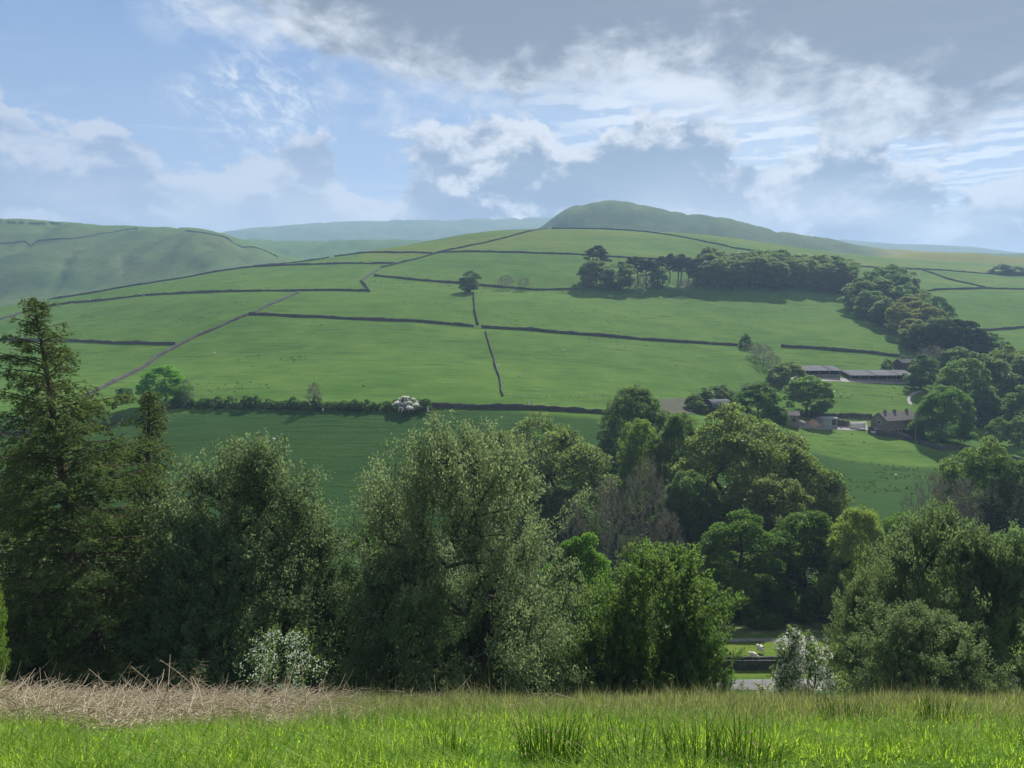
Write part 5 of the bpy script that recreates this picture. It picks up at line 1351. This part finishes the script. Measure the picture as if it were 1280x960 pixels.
def bracken():
    rs = np.random.RandomState(77); n = 15000; y = rs.uniform(6.2, 16.5, n); x = rs.uniform(-0.95, 0.12, n) * (y + 1)
    k = rs.rand(n) < np.maximum(brack(x, y), 0.02 * (y > 7.5)); x, y = x[k], y[k]; n = len(x); z = H(x, y)
    a = rs.uniform(0, 2 * math.pi, n); L_ = rs.uniform(0.15, 0.6, n); el = np.abs(rs.normal(0.08, 0.18, n)); tall = rs.rand(n) < 0.02
    el[tall] = rs.uniform(0.5, 1.2, tall.sum()); L_[tall] = rs.uniform(0.35, 0.8, tall.sum())
    d = np.stack([np.cos(a) * np.cos(el), np.sin(a) * np.cos(el), np.sin(el)], 1)
    B = np.stack([x, y, z + np.abs(rs.normal(0.05, 0.07, n)) * ~tall], 1); m1 = B + d * (L_ * 0.5)[:, None] + rs.normal(size=(n, 3)) * 0.03; e = B + d * L_[:, None] + rs.normal(size=(n, 3)) * 0.06 - np.array([0, 0, 0.03])
    w = rs.uniform(0.003, 0.0065, n); V1, F1 = tubes(B, m1, w, w * 0.8, 3); V2, F2 = tubes(m1, e, w * 0.8, w * 0.4, 3)
    t = np.repeat(rs.rand(n) ** 0.8, 6)
    # crumpled frond scraps
    m = 22000; ky = rs.uniform(6.2, 16.5, m); kx = rs.uniform(-0.95, 0.0, m) * (ky + 1); kk = rs.rand(m) < brack(kx, ky); kx, ky = kx[kk], ky[kk]; m = len(kx)
    P = np.stack([kx, ky, H(kx, ky) + np.abs(rs.normal(0.03, 0.05, m))], 1); Ln = rs.uniform(0.03, 0.10, m)
    V3, F3 = rot_leaves(P, unit(m, rs) + [0, 0, 1], unit(m, rs) * [1, 1, 0.3], Ln, Ln * 0.3)
    V = np.concatenate([V1, V2, V3]); Fq = np.concatenate([F1, F2 + len(V1), F3 + len(V1) + len(V2)])
    o = link('dead_bracken', mesh_np('dead_bracken', V, [Fq], {'tint': np.concatenate([t, t, np.repeat(rs.rand(m), 4)])}), M['bracken'])
    tag(o, 'tangle of pale brown dead bracken stalks on the bank', None, None, 'stuff')


bracken()


def stalk(u, v, hgt, lean, seed, label):
    rs = np.random.RandomState(seed); x, y, z = hit(u, v, 5.0, 40.0); P = [np.array([0, 0, -0.05])]; d = np.array([lean, rs.uniform(-0.2, 0.2), 1.0]); d /= np.linalg.norm(d)
    for i in range(5): P.append(P[-1] + d * hgt / 5 + rs.normal(size=3) * hgt * 0.012); d = d + np.array([lean * 0.22, 0, -0.06])
    P = np.array(P); w = np.linspace(0.008, 0.003, 6); root = empty('bracken_stalk', (x, y, z)); tag(root, label, 'stalk', 'single dead bracken stalks')
    V, Fq = tubes(P[:-1], P[1:], w[:-1], w[1:], 5); link('stem', mesh_np('bracken_stem', V, [Fq], {'tint': np.full(len(V), 0.7)}), M['bracken'], root)
    A, B = [], []
    for i in range(9):
        j = rs.randint(2, 5); b = P[j] + (P[j + 1] - P[j]) * rs.rand(); s = 1 if i % 2 else -1; A.append(b); B.append(b + np.array([s * rs.uniform(0.05, 0.16), rs.normal() * 0.05, rs.uniform(-0.04, 0.07)]))
    V, Fq = tubes(np.array(A), np.array(B), np.full(9, 0.003), np.full(9, 0.0015), 3); link('side_twigs', mesh_np('bracken_twigs', V, [Fq], {'tint': np.full(len(V), 0.6)}), M['bracken'], root)


for i, (u, v, h_, ln) in enumerate([(150, 885, 0.75, -0.5), (205, 880, 0.95, -0.35), (215, 885, 0.8, 0.4), (232, 880, 0.9, 0.2), (262, 885, 1.0, -0.6), (300, 885, 0.7, -0.8), (325, 880, 0.85, 0.15), (385, 885, 0.85, -0.05), (120, 885, 0.6, -0.7), (75, 885, 0.6, -0.9),
                                    (180, 885, 0.7, 0.7), (445, 905, 0.6, -1.1), (520, 880, 0.4, 0.9), (20, 890, 0.5, -0.6)]):
    stalk(u, v, h_, ln, 200 + i, 'single pale dead bracken stalk sticking up from the tangle')

# ------------------------------------------------------------------ haze in the air
def haze():
    m, nt = newmat('valley_haze'); v = nt.nodes.new('ShaderNodeVolumePrincipled'); v.inputs['Density'].default_value = 0.00019
    v.inputs['Color'].default_value = (0.45, 0.68, 1.0, 1); v.inputs['Anisotropy'].default_value = 0.15
    o = nt.nodes.new('ShaderNodeOutputMaterial'); nt.links.new(v.outputs[0], o.inputs['Volume'])
    zs = np.array([c for c in (-60.0,)]); g = bpy.data.objects['ground']; co = np.zeros(len(g.data.vertices) * 3, np.float32); g.data.vertices.foreach_get('co', co); co = co.reshape(-1, 3)
    lo, hi = co.min(0), co.max(0)
    b = MB().box(lo[0] - 60, hi[0] + 60, -60, hi[1] + 60, lo[2] - 1.0, hi[2] + 25).build('haze', m); tag(b, 'thin pale blue haze filling the valley air', None, None, 'stuff')


haze()
